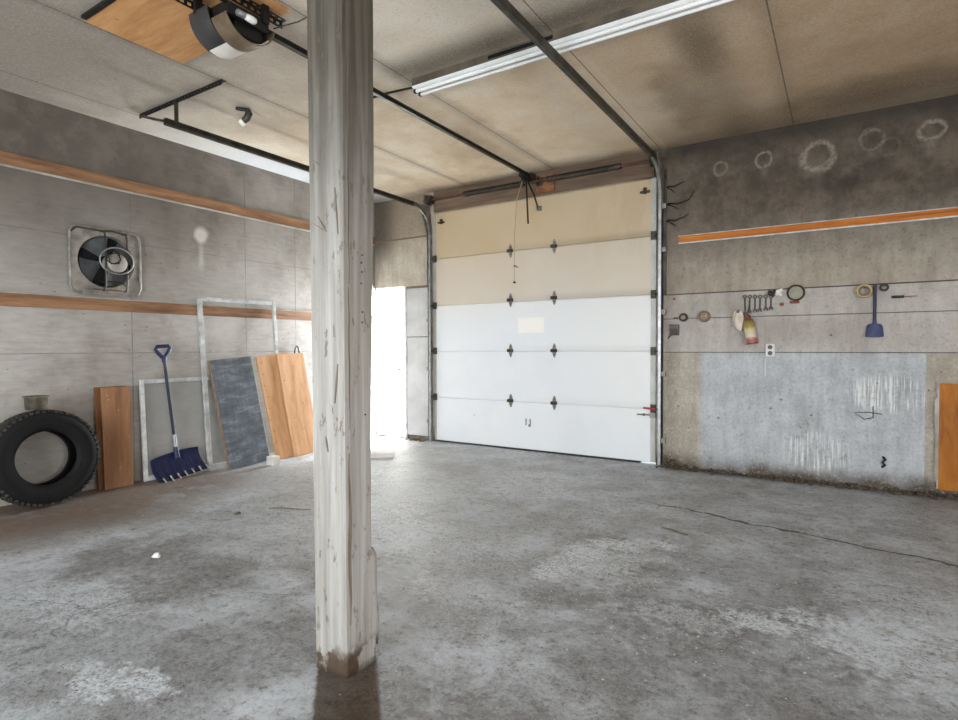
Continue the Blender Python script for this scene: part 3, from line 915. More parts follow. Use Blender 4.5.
# ================================================================== DOOR HARDWARE
def channel_sweep(mb, xc, path, wdt=0.052, dep=0.028, th=0.004, opening=-1):
    """C-shaped track swept along a path in the YZ plane; opens towards opening*X"""
    prof = [(-opening * wdt * 0.0, 0)]
    o = opening
    # u along X, v along the path normal
    prof = [(o * dep, -wdt / 2), (-o * 0.0, -wdt / 2), (-o * 0.0, wdt / 2), (o * dep, wdt / 2), (o * dep, wdt / 2 - 0.014), (o * (dep - th), wdt / 2 - 0.014), (o * (dep - th), wdt / 2 - th),
            (o * th, wdt / 2 - th), (o * th, -wdt / 2 + th), (o * (dep - th), -wdt / 2 + th), (o * (dep - th), -wdt / 2 + 0.014), (o * dep, -wdt / 2 + 0.014)]
    rings = []
    n = len(path)
    for i, (y_, z_) in enumerate(path):
        a = Vector(path[max(i - 1, 0)])
        c = Vector(path[min(i + 1, n - 1)])
        d = (c - a).normalized()
        nn = Vector((-d.y, d.x))
        rings.append([mb.bm.verts.new((xc + u, y_ + nn.x * v, z_ + nn.y * v)) for u, v in prof])
    k = len(prof)
    for i in range(n - 1):
        for j in range(k):
            mb.face((rings[i][j], rings[i][(j + 1) % k], rings[i + 1][(j + 1) % k], rings[i + 1][j]))
    mb.face(rings[0][::-1])
    mb.face(rings[-1])


def door_track(side, xw, zt, yend, label):
    T = thing('door_track', label, 'track', (xw, FY - 0.05, 0.0), group='overhead door tracks')
    yv = FY - 0.032
    rad = 0.34
    b = MB()
    channel_sweep(b, xw, [(yv, 0.01), (yv, 1.0), (yv, 2.0), (yv, zt - rad)], opening=side)
    b.build('vertical_track', M['galv'], T)
    arc = [(yv - rad + rad * math.cos(a * PI / 24), zt - rad + rad * math.sin(a * PI / 24)) for a in range(0, 13)]
    b = MB()
    channel_sweep(b, xw, arc, opening=side)
    b.build('curved_track', M['galv_dull'], T)
    b = MB()
    channel_sweep(b, xw, [(yv - rad, zt), (yend, zt)], opening=side)
    b.box((xw - side * 0.004 - 0.003, yend, zt - 0.026), (xw - side * 0.004 + 0.003, yv - rad + 0.12, zt + 0.030))
    b.build('horizontal_track', M['steel_dark'], T)
    # jamb angle and brackets
    b = MB().box((xw - side * 0.002, FY - 0.004, 0.02), (xw - side * 0.046, FY - 0.0005, zt - 0.05))
    b.box((xw - side * 0.001, FY - 0.045, 0.02), (xw - side * 0.004, FY - 0.002, zt - 0.4))
    b.build('jamb_angle', M['steel_dark'], T)
    for zz in (0.25, 0.95, 1.6, 2.25, 2.7):
        bb = MB().box((xw - side * 0.003, FY - 0.05, zz), (xw - side * 0.045, FY - 0.004, zz + 0.05))
        bb.tube([(xw - side * 0.025, FY - 0.056, zz + 0.025), (xw - side * 0.025, FY - 0.048, zz + 0.025)], 0.010, 8)
        bb.build('jamb_bracket', M['galv_dull'], T, 0.002)
    b = MB().prism([(FY - 0.004, zt - 0.46), (FY - 0.03, zt - 0.46), (FY - 0.20, zt - 0.05), (FY - 0.20, min(zt + 0.04, 3.17)), (FY - 0.004, min(zt + 0.04, 3.17))],
                   xw - side * 0.008, xw - side * 0.012, 'x')
    b.build('flag_bracket', M['galv_dull'], T)
    return T


TL_ = door_track(1, -4.652, 3.10, 2.55, 'galvanised overhead door track on the left jamb, running back along the ceiling')
TR_ = door_track(-1, -1.600, 3.17, 2.45, 'galvanised overhead door track on the right jamb, crossing under the strip light')
MB().box((-1.612, 2.46, 3.15), (-1.607, 2.50, HC - 0.001)).build('rear_strut', M['steel_dark'], TR_)


def perforated(mb, p, q, w_, th, upv, pitch=0.045, hole=0.026):
    """a slotted strip: two rails joined by rungs"""
    p, q = Vector(p), Vector(q)
    d = q - p
    ln = d.length
    d.normalize()
    side = d.cross(Vector(upv)).normalized()
    for s_ in (-1, 1):
        o = side * (s_ * w_ * 0.38)
        mb.bar(p + o, q + o, w_ * 0.26, th, upv)
    n = int(ln / pitch)
    for i in range(n + 1):
        a = p + d * min(i * pitch, ln - (pitch - hole))
        mb.bar(a, a + d * (pitch - hole), w_ * 0.56, th * 0.98, upv)


# rear hanger of the left track
T = thing('track_hanger', 'slotted black angle iron hanger under the ceiling at the end of the left track', 'hanger', (-4.64, 2.66, HC))
b = MB()
perforated(b, (-5.235, 2.675, HC - 0.004), (-4.03, 2.675, HC - 0.004), 0.038, 0.004, (0, 0, 1))
perforated(b, (-5.235, 2.655, HC - 0.024), (-4.03, 2.655, HC - 0.024), 0.038, 0.004, (0, 1, 0))
b.build('angle_bar', M['black_metal'], T)
b = MB()
b.bar((-4.664, 2.66, HC - 0.01), (-4.664, 2.66, 3.10), 0.034, 0.005, (1, 0, 0))
b.build('strut', M['steel_dark'], T)
b = MB().bar((-5.20, 2.65, HC - 0.03), (-4.67, 2.60, 3.115), 0.022, 0.020)
b.build('brace', M['steel_dark'], T)
# torsion shaft over the door
T = thing('torsion_shaft', 'sooty torsion spring shaft with cable drums above the garage door', 'door spring', (-3.12, FY - 0.09, 3.215))
sy, sz = FY - 0.10, 3.20
MB().tube([(-4.70, sy, sz), (-1.55, sy, sz)], 0.0125, 12).build('shaft', M['rust_red'], T, 0, True)
for x0, x1 in ((-4.02, -3.22), (-2.86, -2.05)):
    n = int((x1 - x0) / 0.011)
    pts = []
    for i in range(n * 6 + 1):
        a = i / 6 * 2 * PI
        pts.append((x0 + (x1 - x0) * i / (n * 6), sy + 0.028 * math.cos(a), sz + 0.028 * math.sin(a)))
    MB().tube(pts, 0.0052, 5).build('torsion_spring', M['steel_dark'], T, 0, True)
    for xx in (x0, x1):
        MB().lathe([(0.014, -0.03), (0.032, -0.03), (0.034, 0.0), (0.030, 0.03), (0.014, 0.03)], 16, 'x', (xx, sy, sz)).build('spring_cone', M['steel_dark'], T, 0, True)
for xx in (-4.585, -1.665):
    MB().lathe([(0.014, -0.035), (0.062, -0.035), (0.066, -0.025), (0.052, -0.018), (0.050, 0.02), (0.058, 0.03), (0.014, 0.035)], 20, 'x', (xx, sy, sz)).build('cable_drum', M['steel_dark'], T, 0, True)
    s = -1 if xx < -3 else 1
    b = MB().box((xx + s * 0.05, FY - 0.17, sz - 0.06), (xx + s * 0.054, FY - 0.0, sz + 0.07))
    b.build('end_bearing_plate', M['galv_dull'], T)
b = MB().box((-3.06, FY - 0.05, 3.07), (-2.82, FY - 0.03, 3.27))
b.build('spring_pad', M['rust'], T, 0.003)
b = MB().box((-3.02, sy - 0.02, sz - 0.05), (-3.012, FY - 0.05, sz + 0.05)).box((-3.05, FY - 0.058, sz - 0.05), (-2.97, FY - 0.05, sz + 0.05))
b.build('centre_bracket', M['steel_dark'], T, 0.002)

# ------------------------------------------------ opener
T = thing('garage_door_opener', 'ceiling-hung garage door opener with open hood, bare bulb and long drive rail', 'door opener', (-3.1, 2.15, 3.26))
rz = 3.262
b = MB()
b.box((-3.118, 2.25, rz - 0.016), (-3.082, 5.96, rz - 0.012)).box((-3.104, 2.25, rz - 0.014), (-3.096, 5.96, rz + 0.018)).box((-3.118, 2.25, rz + 0.016), (-3.082, 5.96, rz + 0.020))
b.build('drive_rail', M['steel_dark'], T)
b = MB().tube([(-3.112, 2.25, rz + 0.002), (-3.112, 5.94, rz + 0.002)], 0.006, 6).tube([(-3.088, 2.25, rz + 0.002), (-3.088, 5.94, rz + 0.002)], 0.006, 6)
b.build('drive_chain', M['black_metal'], T, 0, True)
b = MB().box((-3.135, 5.93, 3.215), (-3.128, 6.06, 3.295)).box((-3.072, 5.93, 3.215), (-3.065, 6.06, 3.295)).box((-3.135, 6.052, 3.215), (-3.065, 6.067, 3.295))
b.tube([(-3.14, 5.945, 3.262), (-3.06, 5.945, 3.262)], 0.010, 8)
b.build('header_bracket', M['steel_dark'], T, 0.001)
b = MB().box((-3.135, 5.76, rz - 0.055), (-3.065, 5.88, rz - 0.018)).box((-3.12, 5.79, rz - 0.09), (-3.08, 5.85, rz - 0.05))
b.build('trolley', M['black_metal'], T, 0.004)
b = MB().bar((-3.06, 5.82, rz - 0.075), (-3.045, 5.99, 3.02), 0.028, 0.006, (1, 0, 0)).bar((-3.045, 5.95, 3.06), (-3.037, 6.06, 2.905), 0.028, 0.006, (1, 0, 0))
b.bar((-3.09, 5.86, rz - 0.05), (-3.10, 5.93, 2.70), 0.022, 0.010, (1, 0, 0))
b.build('door_arm', M['black_metal'], T)
b = MB().tube([(-3.115, 5.82, rz - 0.085), (-3.20, 5.84, 2.98), (-3.235, 5.85, 2.6), (-3.24, 5.85, 2.03)], 0.0035, 6)
co = b.build('release_cord', M['card'], T, 0, True)
b = MB().lathe([(0.006, -0.012), (0.015, -0.008), (0.017, 0.0), (0.015, 0.008), (0.006, 0.012)], 10, 'z', (-3.24, 5.85, 2.02))
kb = b.build('cord_knob', M['black_metal'], co, 0, True)
b = MB().tube([(-3.246, 5.85, 2.212), (-3.225, 5.85, 2.21), (-3.19, 5.85, 2.188)], [0.009, 0.007, 0.004], 8)
b.build('cord_toggle', M['black_metal'], co, 0, True)
# chassis
b = MB().box((-3.23, 1.97, 3.15), (-2.93, 2.25, 3.225)).box((-3.14, 2.20, 3.20), (-3.06, 2.34, 3.25))
b.box((-3.08, 2.03, 3.075), (-2.95, 2.22, 3.155))
chassis = b.build('motor_chassis', M['black_metal'], T, 0.008)
# charcoal half-round hood, left half
def bowl(x0, x1, r0, zc, yc, th, a0=-PI, a1=0.0, n=24, sz_=1.0):
    m = MB()
    outer = [(yc + r0 * math.cos(a0 + (a1 - a0) * i / n), zc + r0 * sz_ * math.sin(a0 + (a1 - a0) * i / n)) for i in range(n + 1)]
    inner = [(yc + (r0 - th) * math.cos(a0 + (a1 - a0) * i / n), zc + (r0 - th) * sz_ * math.sin(a0 + (a1 - a0) * i / n)) for i in range(n + 1)][::-1]
    A = [m.bm.verts.new((x0, p[0], p[1])) for p in outer + inner]
    B = [m.bm.verts.new((x1, p[0], p[1])) for p in outer + inner]
    k = len(A)
    for i in range(k):
        m.face((A[i], A[(i + 1) % k], B[(i + 1) % k], B[i]))
    for i in range(n):
        m.face((A[i], A[i + 1], A[k - 2 - i], A[k - 1 - i]))
        m.face((B[i], B[k - 1 - i], B[k - 2 - i], B[i + 1]))
    return m


bowl(-3.24, -3.06, 0.168, 3.215, 2.10, 0.006, -PI * 1.0, -PI * 0.60).build('hood', M['hood'], T, 0, True)
b = MB().prism([(2.10 + 0.166 * math.cos(-PI * i / 20), 3.215 + 0.166 * math.sin(-PI * i / 20)) for i in range(0, 21)], -3.245, -3.238, 'x')
b.build('hood_end', M['hood'], T)
bowl(-3.05, -2.915, 0.172, 3.205, 2.11, 0.006, -PI * 0.88, -PI * 0.06).build('bent_cover', M['brown_sheet'], T, 0, True)
bowl(-3.235, -2.93, 0.164, 3.208, 2.115, 0.004, -PI * 0.62, -PI * 0.20).build('lamp_lens', M['white_plastic'], T, 0, True)
b = MB().lathe([(0.012, 0.0), (0.018, 0.008), (0.021, 0.03), (0.022, 0.055), (0.019, 0.072), (0.010, 0.080)], 16, 'y', (-2.905, 2.06, 3.165))
b.build('bulb', M['bulb'], chassis, 0, True)
b = MB().lathe([(0.016, -0.045), (0.019, -0.04), (0.019, 0.0), (0.014, 0.004)], 14, 'y', (-2.905, 2.06, 3.165))
b.build('bulb_socket', M['galv'], chassis, 0, True)
# slotted hanging irons
for xx in (-3.22, -2.95):
    b = MB()
    perforated(b, (xx, 1.62, 3.262), (xx, 2.36, 3.262), 0.040, 0.005, (1, 0, 0))
    perforated(b, (xx + 0.02, 1.62, 3.280), (xx + 0.02, 2.36, 3.280), 0.038, 0.005, (0, 0, 1))
    b.build('hanging_iron', M['black_metal'], T)
for xx in (-3.18, -2.93):
    for yy in (1.95, 2.22):
        MB().box((xx - 0.015, yy - 0.02, 3.20), (xx + 0.015, yy + 0.02, 3.308)).build('hanging_lug', M['black_metal'], T)
b = MB().tube([(-2.93, 2.28, 3.20), (-2.80, 2.36, 3.24), (-2.62, 2.42, 3.30), (-2.55, 2.45, HC - 0.004), (-2.35, 2.48, HC - 0.004)], 0.004, 6)
b.build('power_cord', M['black_metal'], T, 0, True)

# plywood above the opener
o = MB().box((-4.02, 1.715, HC - 0.018), (-3.02, 2.345, HC - 0.002)).build('plywood_panel', M['ply_ceiling'], None, 0.002)
solo(o, (-3.5, 1.8, HC), 'plywood sheet screwed to the ceiling beside the door opener', 'plywood')
o = MB().box((-3.005, 1.715, HC - 0.018), (-2.86, 2.345, HC - 0.002)).build('plywood_panel', M['ply_ceiling'], None, 0.002)
solo(o, (-2.92, 1.8, HC), 'narrow plywood strip on the ceiling right of the opener rail', 'plywood')
o = MB().box((-3.99, 1.682, HC - 0.022), (-2.9, 1.712, HC - 0.002)).build('ceiling_batten', M['black_metal'], None, 0.002)
solo(o, (-3.5, 1.69, HC), 'dark batten on the ceiling along the near edge of the plywood', 'batten')

# ------------------------------------------------ strip light
T = thing('fluorescent_light', 'long white fluorescent strip light with two tubes under the ceiling', 'light', (-1.62, 3.515, HC))
fx0, fx1 = -2.81, -0.39
b = MB().prism([(3.45, HC), (3.452, 3.268), (3.47, 3.262), (3.56, 3.262), (3.578, 3.268), (3.58, HC)], fx0, fx1, 'x')
b.build('housing', M['enamel_shaded'], T, 0.002)
b = MB().prism([(3.445, 3.268), (3.465, 3.258), (3.565, 3.258), (3.585, 3.268), (3.585, 3.264), (3.565, 3.254), (3.465, 3.254), (3.445, 3.264)], fx0 + 0.005, fx1 - 0.005, 'x')
b.build('reflector', M['white_enamel'], T)
for yy in (3.485, 3.545):
    MB().tube([(fx0 + 0.02, yy, 3.241), (fx1 - 0.02, yy, 3.241)], 0.013, 14).build('tube', M['tube_glass'], T, 0, True)
for xx in (fx0 + 0.010, fx1 - 0.010):
    for yy in (3.485, 3.545):
        MB().box((xx - 0.010, yy - 0.014, 3.226), (xx + 0.010, yy + 0.014, 3.258)).build('lamp_holder', M['black_metal'], T, 0.003)
MB().box((-2.12, 3.447, 3.286), (-1.62, 3.453, 3.310)).build('open_knockout', M['black_gap'], T)
b = MB().tube([(fx0, 3.515, HC - 0.035), (-3.10, 3.515, HC - 0.012), (-3.36, 3.515, HC - 0.008)], 0.009, 8)
b.build('feed_cable', M['black_metal'], T, 0, True)

# ------------------------------------------------ elbow under the ceiling
T = thing('ceiling_elbow', 'small dark pipe elbow with a pale end hanging from the ceiling', 'pipe', (-4.40, 3.02, HC))
b = MB().tube([(-4.40, 3.03, HC - 0.008), (-4.37, 3.065, HC - 0.012), (-4.335, 3.10, HC - 0.016)], 0.017, 8)
b.build('mounting_bar', M['black_metal'], T, 0, True)
pts = [(-4.335, 3.10, HC - 0.018), (-4.318, 3.10, HC - 0.05), (-4.335, 3.09, HC - 0.09), (-4.368, 3.08, HC - 0.112)]
MB().tube(pts, [0.024, 0.030, 0.030, 0.026], 12).build('elbow', M['steel_dark'], T, 0, True)
MB().tube([(-4.364, 3.082, HC - 0.110), (-4.392, 3.072, HC - 0.126)], [0.027, 0.030], 12).build('pale_end', M['white_plastic'], T, 0, True)

# ================================================================== POST
def post():
    T = thing('timber_post', 'white-painted square timber post standing in the foreground, rot-stained foot', 'post', (-1.657, 1.607, 0.0))
    b = MB()
    x0, x1, y0, y1 = -1.743, -1.573, 1.520, 1.694
    secs = []
    nz = 80
    for i in range(nz + 1):
        z_ = HC * i / nz
        fz = z_ / HC
        def j(k):
            return 0.0016 * mnoise.noise(Vector((k * 7.3, z_ * 3.1, k)))
        grow = 0.020 * fz
        bite = 0.026 * (1 - min(1, max(0, (z_ - 0.9) / 1.1))) + 0.004 * mnoise.noise(Vector((9.1, z_ * 5, 2))) if z_ > 0.42 else 0.004
        ch = 0.005 + 0.004 * mnoise.noise(Vector((3.3, z_ * 1.7, 0.4)))
        if z_ < 0.08:
            ch += 0.006 * (0.08 - z_) / 0.08
        a0 = x0 - grow + j(1)
        a1 = x1 + grow * 0.2 + j(2)
        b0 = y0 - grow * 0.2 + j(3)
        b1 = y1 + grow * 0.3 - bite + j(4)
        ring = [(a0 + 0.008, b0), (a1 - ch * 1.6, b0), (a1 - ch, b0 + 0.003), (a1 - 0.002, b0 + ch), (a1, b0 + ch * 1.6), (a1, b1 - 0.008), (a1 - 0.008, b1), (a0 + 0.008, b1), (a0, b1 - 0.008), (a0, b0 + 0.008)]
        secs.append([b.bm.verts.new((p[0], p[1], z_)) for p in ring])
    k = len(secs[0])
    for i in range(nz):
        for q in range(k):
            b.face((secs[i][q], secs[i][(q + 1) % k], secs[i + 1][(q + 1) % k], secs[i + 1][q]))
    b.face(secs[0][::-1])
    b.face(secs[-1])
    b.build('shaft', M['post'], T)
    # long opened check beside the near edge, a few shorter ones
    def check(pts, wd, face):
        m = MB()
        A = []
        n = len(pts)
        for i, (u, z_) in enumerate(pts):
            ww = wd * math.sin(PI * min(max(i / (n - 1), 0.04), 0.96)) + 0.0006
            for s_ in (-1, 1):
                p = (u + s_ * ww, 1.5172 - 0.0013 * z_, z_) if face == 'y' else (-1.5708 + 0.0012 * z_, u + s_ * ww, z_)
                A.append(m.bm.verts.new(p))
        back = [m.bm.verts.new(v.co + (Vector((0, 0.006, 0)) if face == 'y' else Vector((-0.006, 0, 0)))) for v in A]
        for i in range(n - 1):
            m.face((A[2 * i], A[2 * i + 1], A[2 * i + 3], A[2 * i + 2]))
            m.face((back[2 * i], back[2 * i + 2], back[2 * i + 3], back[2 * i + 1]))
            m.face((A[2 * i], A[2 * i + 2], back[2 * i + 2], back[2 * i]))
            m.face((A[2 * i + 1], back[2 * i + 1], back[2 * i + 3], A[2 * i + 3]))
        m.build('split', M['split'], T)
    check([(-1.566 + 0.0, 0.28)], 0, 'y') if False else None
    check([(1.545 + 0.003 * math.sin(i), 0.20 + i * 0.055) for i in range(13)], 0.008, 'x')
    check([(1.548 + 0.002 * math.sin(i * 2), 0.95 + i * 0.06) for i in range(10)], 0.0022, 'x')
    check([(1.550 + 0.002 * math.sin(i * 2), 1.5 + i * 0.08) for i in range(12)], 0.0025, 'x')
    check([(-1.606 + 0.003 * i, 1.86 - i * 0.035) for i in range(6)], 0.003, 'y')
    check([(-1.60 - 0.0035 * i, 1.20 - i * 0.03) for i in range(6)], 0.0028, 'y')
    check([(-1.668 + 0.004 * i, 0.92 - i * 0.02) for i in range(4)], 0.004, 'y')
    check([(-1.70 + 0.012 * i, 1.765 - i * 0.016) for i in range(5)], 0.0025, 'y')
    check([(-1.735 + 0.013 * i, 1.745 - i * 0.007) for i in range(7)], 0.0018, 'y')
    check([(-1.725 + 0.010 * i, 1.985 - i * 0.007) for i in range(5)], 0.0016, 'y')
    # splintered flap low on the far edge
    m = MB().grid(lambda u, v: (-1.578 + 0.006 * math.sin(v * 5), 1.680 + 0.022 * u + 0.004 * math.sin(v * 9), 0.06 + 0.40 * v * (1 - 0.08 * u)), 2, 10, 0.012)
    m.build('splinter', M['post'], T)
    # nail stubs
    for (yy, zz) in ((1.62, 1.62), (1.615, 1.59), (1.618, 1.555), (1.614, 1.51), (1.62, 1.40), (1.618, 1.36), (1.63, 1.0)):
        MB().tube([(-1.574, yy, zz), (-1.567, yy, zz - 0.002)], 0.0032, 6).build('nail', M['steel_dark'], T)
    return T


post()

# ================================================================== LEFT WALL THINGS
# local frame of everything on the left wall: x runs away along the wall, -y out into the room
LW = R(90)


def lthing(name, label, cat, y_, z_=0.0, out=0.0, lean=0.0, tilt=0.0, group=None):
    T = thing(name, label, cat, (-L + out, y_, z_), (-lean, tilt, LW), group)
    return T


# --- exhaust fan
T = lthing('exhaust_fan', 'old square exhaust fan with wire guard set on the left wall', 'fan', 2.54, 1.76)
hw, zc, rr = 0.292, 0.285, 0.235
b = MB()
n = 48
A, B2 = [], []
for k in range(n):
    a = 2 * PI * k / n + PI / 4
    ca, sa = math.cos(a), math.sin(a)
    m_ = max(abs(ca), abs(sa))
    pw = hw / m_
    cap = hw * 1.32
    pw = min(pw, cap)
    A.append((pw * ca, zc + pw * sa))
    B2.append((rr * ca, zc + rr * sa))
rows = []
for pts, yy in ((A, -0.028), (A, -0.040), (B2, -0.048), ([((p[0]) * 0.96, zc + (p[1] - zc) * 0.96) for p in B2], -0.012), ([((p[0]) * 0.96, zc + (p[1] - zc) * 0.96) for p in B2], -0.002)):
    rows.append([b.bm.verts.new((p[0], yy, p[1])) for p in pts])
for i in range(len(rows) - 1):
    for k in range(n):
        b.face((rows[i][k], rows[i][(k + 1) % n], rows[i + 1][(k + 1) % n], rows[i + 1][k]))
b.build('frame_plate', M['fan_plate'], T, 0, True, world=False)
pts = [(p[0] * 1.0, -0.036, zc + (p[1] - zc) * 1.0) for p in A]
MB().tube(pts, 0.013, 8, True).build('rim', M['galv_dull'], T, 0, True, world=False)
MB().lathe([(0.0, -0.008), (0.232, -0.008), (0.232, -0.001), (0.0, -0.001)], 40, 'y', (0, 0, zc)).build('back_shutter', M['black_gap'], T, 0, False, world=False)
for k in range(4):
    a = k * PI / 2 + 0.5
    def blade(u, v, a=a):
        r_ = 0.055 + 0.165 * u
        w_ = (v - 0.5) * (0.85 + 0.25 * u)
        aa = a + w_
        return (r_ * math.cos(aa), -0.030 + 0.028 * (v - 0.5) * 1.3, zc + r_ * math.sin(aa))
    MB().grid(blade, 6, 8, 0.0025).build('blade', M['fan_blade'], T, 0, True, world=False)
b = MB().lathe([(0.0, -0.155), (0.070, -0.155), (0.083, -0.145), (0.085, -0.05), (0.05, -0.04), (0.0, -0.04)], 28, 'y', (0.045, 0, zc - 0.015))
fm = b.build('motor', M['fan_motor'], T, 0, True, world=False)
MB().lathe([(0.0, -0.160), (0.010, -0.160), (0.010, -0.153), (0.0, -0.153)], 12, 'y', (0.045, 0, zc - 0.015)).build('shaft_end', M['black_metal'], fm, 0, True, world=False)
for xx in (-0.045, 0.135):
    pts = [(xx, -0.045, zc + 0.265), (xx, -0.10, zc + 0.262), (xx, -0.125, zc + 0.22), (xx, -0.13, zc), (xx, -0.125, zc - 0.22), (xx, -0.10, zc - 0.262), (xx, -0.045, zc - 0.265)]
    MB().tube(pts, 0.0085, 8).build('guard_bar', M['steel_dark'], T, 0, True, world=False)
MB().tube([(-0.06, -0.10, zc + 0.262), (0.02, -0.102, zc + 0.272), (0.15, -0.10, zc + 0.262)], 0.0085, 8).build('guard_bar', M['steel_dark'], T, 0, True, world=False)
MB().tube([(-0.285, -0.045, zc + 0.23), (-0.24, -0.05, zc + 0.275), (-0.05, -0.08, zc + 0.265)], 0.0075, 8).build('guard_bar', M['steel_dark'], T, 0, True, world=False)
pts = [(0.045 + 0.142 * math.cos(2 * PI * k / 36), -0.137, zc + 0.005 + 0.118 * math.sin(2 * PI * k / 36)) for k in range(36)]
MB().tube(pts, 0.0065, 8, True).build('guard_ring', M['galv'], T, 0, True, world=False)
pts = [(0.05 * math.cos(a * 0.42) + 0.0 + 0.012 * math.sin(a), -0.165 + 0.006 * math.sin(a * 1.3), zc + 0.035 + 0.062 * math.sin(a * 0.42)) for a in range(0, 28)]
MB().tube(pts, 0.0048, 6).build('power_cord', M['black_metal'], T, 0, True, world=False)
pts = [(-0.10 + 0.012 * i, -0.11, zc - 0.185 - 0.004 * math.sin(i * 0.4)) for i in range(0, 18)] + [(0.12, -0.10, zc - 0.20), (0.16, -0.08, zc - 0.215)]
MB().tube(pts, 0.0055, 6).build('lead', M['black_metal'], T, 0, True, world=False)
b = MB().box((-0.21, -0.075, -0.004), (0.245, -0.002, 0.004)).box((-0.21, -0.075, -0.022), (0.245, -0.069, 0.022))
b.build('bottom_ledge', M['fan_plate'], T, 0.002, world=False)
MB().box((-0.12, -0.052, 0.026), (0.12, -0.049, 0.036)).build('rust_streak', M['rust'], T, world=False)

# --- tyre
Rt, Wt = 0.385, 0.235
T = lthing('tyre', 'large black truck tyre with no rim standing against the left wall', 'tyre', 1.955, 0.0, 0.262, 0.085)
prof_side = []
yc = 0.0
def tyre_prof():
    return [(0.212, -0.085), (0.222, -0.100), (0.245, -0.112), (0.285, -0.120), (0.325, -0.118), (0.358, -0.108), (0.375, -0.096)]
pf = tyre_prof()
bk = [(r_, -h_) for r_, h_ in pf][::-1]
inner = [(0.215, 0.060), (0.300, 0.095), (0.345, 0.075), (0.352, 0.0), (0.345, -0.075), (0.300, -0.095), (0.215, -0.060)]
MB().lathe(pf + bk + inner, 72, 'y', (0, 0, Rt), closed=True).build('carcass', M['tyre'], T, 0, True, world=False)
for rr_, hh in ((0.300, -0.1215), (0.235, -0.108)):
    MB().lathe([(rr_ - 0.003, hh + 0.004), (rr_, hh - 0.001), (rr_ + 0.003, hh + 0.004)], 72, 'y', (0, 0, Rt)).build('sidewall_rib', M['tyre'], T, 0, True, world=False) if False else None
b = MB()
nb = 56
for k in range(nb):
    a0 = 2 * PI * k / nb
    for row, (h0, h1) in enumerate(((-0.112, -0.062), (-0.052, -0.006), (0.004, 0.050), (0.060, 0.112))):
        sk = 0.5 * (row % 2) * 2 * PI / nb
        vs = []
        for rad_ in (0.360, Rt + (0.0 if row in (1, 2) else -0.006)):
            for aa, hh in ((a0 + sk, h0), (a0 + sk + 0.070, h0), (a0 + sk + 0.078, h1), (a0 + sk + 0.008, h1)):
                vs.append(b.bm.verts.new((rad_ * math.cos(aa), hh, Rt + rad_ * math.sin(aa))))
        for f_ in ((3, 2, 1, 0), (4, 5, 6, 7), (0, 1, 5, 4), (1, 2, 6, 5), (2, 3, 7, 6), (3, 0, 4, 7)):
            b.face([vs[i] for i in f_])
# shoulder lugs seen from the side
for k in range(nb):
    a0 = 2 * PI * k / nb
    vs = []
    for rad_, hh in ((0.338, -0.100), (0.374, -0.084)):
        for aa, dh in ((a0, 0), (a0 + 0.065, 0), (a0 + 0.065, -0.014), (a0, -0.014)):
            vs.append(b.bm.verts.new((rad_ * math.cos(aa), hh + dh, Rt + rad_ * math.sin(aa))))
    for f_ in ((3, 2, 1, 0), (4, 5, 6, 7), (0, 1, 5, 4), (1, 2, 6, 5), (2, 3, 7, 6), (3, 0, 4, 7)):
        b.face([vs[i] for i in f_])
b.build('tread', M['tread'], T, 0, False, world=False)
for rr_, hh in ((0.305, -0.1195), (0.240, -0.1095)):
    b = MB().lathe([(rr_ - 0.004, hh + 0.004), (rr_ - 0.002, hh - 0.002), (rr_ + 0.002, hh - 0.002), (rr_ + 0.004, hh + 0.004)], 72, 'y', (0, 0, Rt), closed=True)
    b.build('sidewall_rib', M['tyre'], T, 0, True, world=False)

# --- tin on the tyre
T = lthing('tin_can', 'small rusty open tin standing on top of the tyre', 'tin', 1.935, 0.772, 0.185)
b = MB().lathe([(0.0, 0.0), (0.070, 0.0), (0.074, 0.006), (0.078, 0.095), (0.082, 0.102), (0.079, 0.106), (0.074, 0.100), (0.066, 0.012), (0.0, 0.010)], 28)
b.build('body', M['tin'], T, 0, True, world=False)
MB().lathe([(0.079, 0.098), (0.088, 0.100), (0.088, 0.108), (0.079, 0.110)], 28, closed=True).build('rolled_rim', M['split'], T, 0, True, world=False)

# --- brown boards
T = lthing('wooden_board', 'dark narrow board edge leaning behind the front brown board near the tyre', 'board', 2.60, 0.0, 0.075, 0.035)
MB().box((-0.185, -0.022, 0.0), (0.08, 0.0, 0.915)).build('board', M['ply_dark'], T, 0.002, world=False)
T = lthing('wooden_board', 'brown pine board upright against the left wall, right of the tyre', 'board', 2.605, 0.0, 0.115, 0.040)
MB().box((-0.155, -0.024, 0.0), (0.090, 0.0, 0.912)).build('board', M['ply_brown'], T, 0.002, world=False)
for xx, zz in ((-0.11, 0.84), (-0.10, 0.80), (-0.02, 0.70), (-0.02, 0.18), (0.06, 0.45)):
    MB().lathe([(0.0, 0.0005), (0.007, 0.0005), (0.007, -0.0022), (0.0, -0.0025)], 10, 'y', (xx, -0.024, zz)).build('nail_head', M['card'], T, 0, False, world=False)


def frame(mb, x0, x1, z0, z1, st, rail, d0, d1):
    mb.box((x0, d0, z0), (x0 + st, d1, z1)).box((x1 - st, d0, z0), (x1, d1, z1))
    mb.box((x0 + st, d0 + 0.002, z0), (x1 - st, d1 - 0.002, z0 + rail)).box((x0 + st, d0 + 0.002, z1 - rail), (x1 - st, d1 - 0.002, z1))


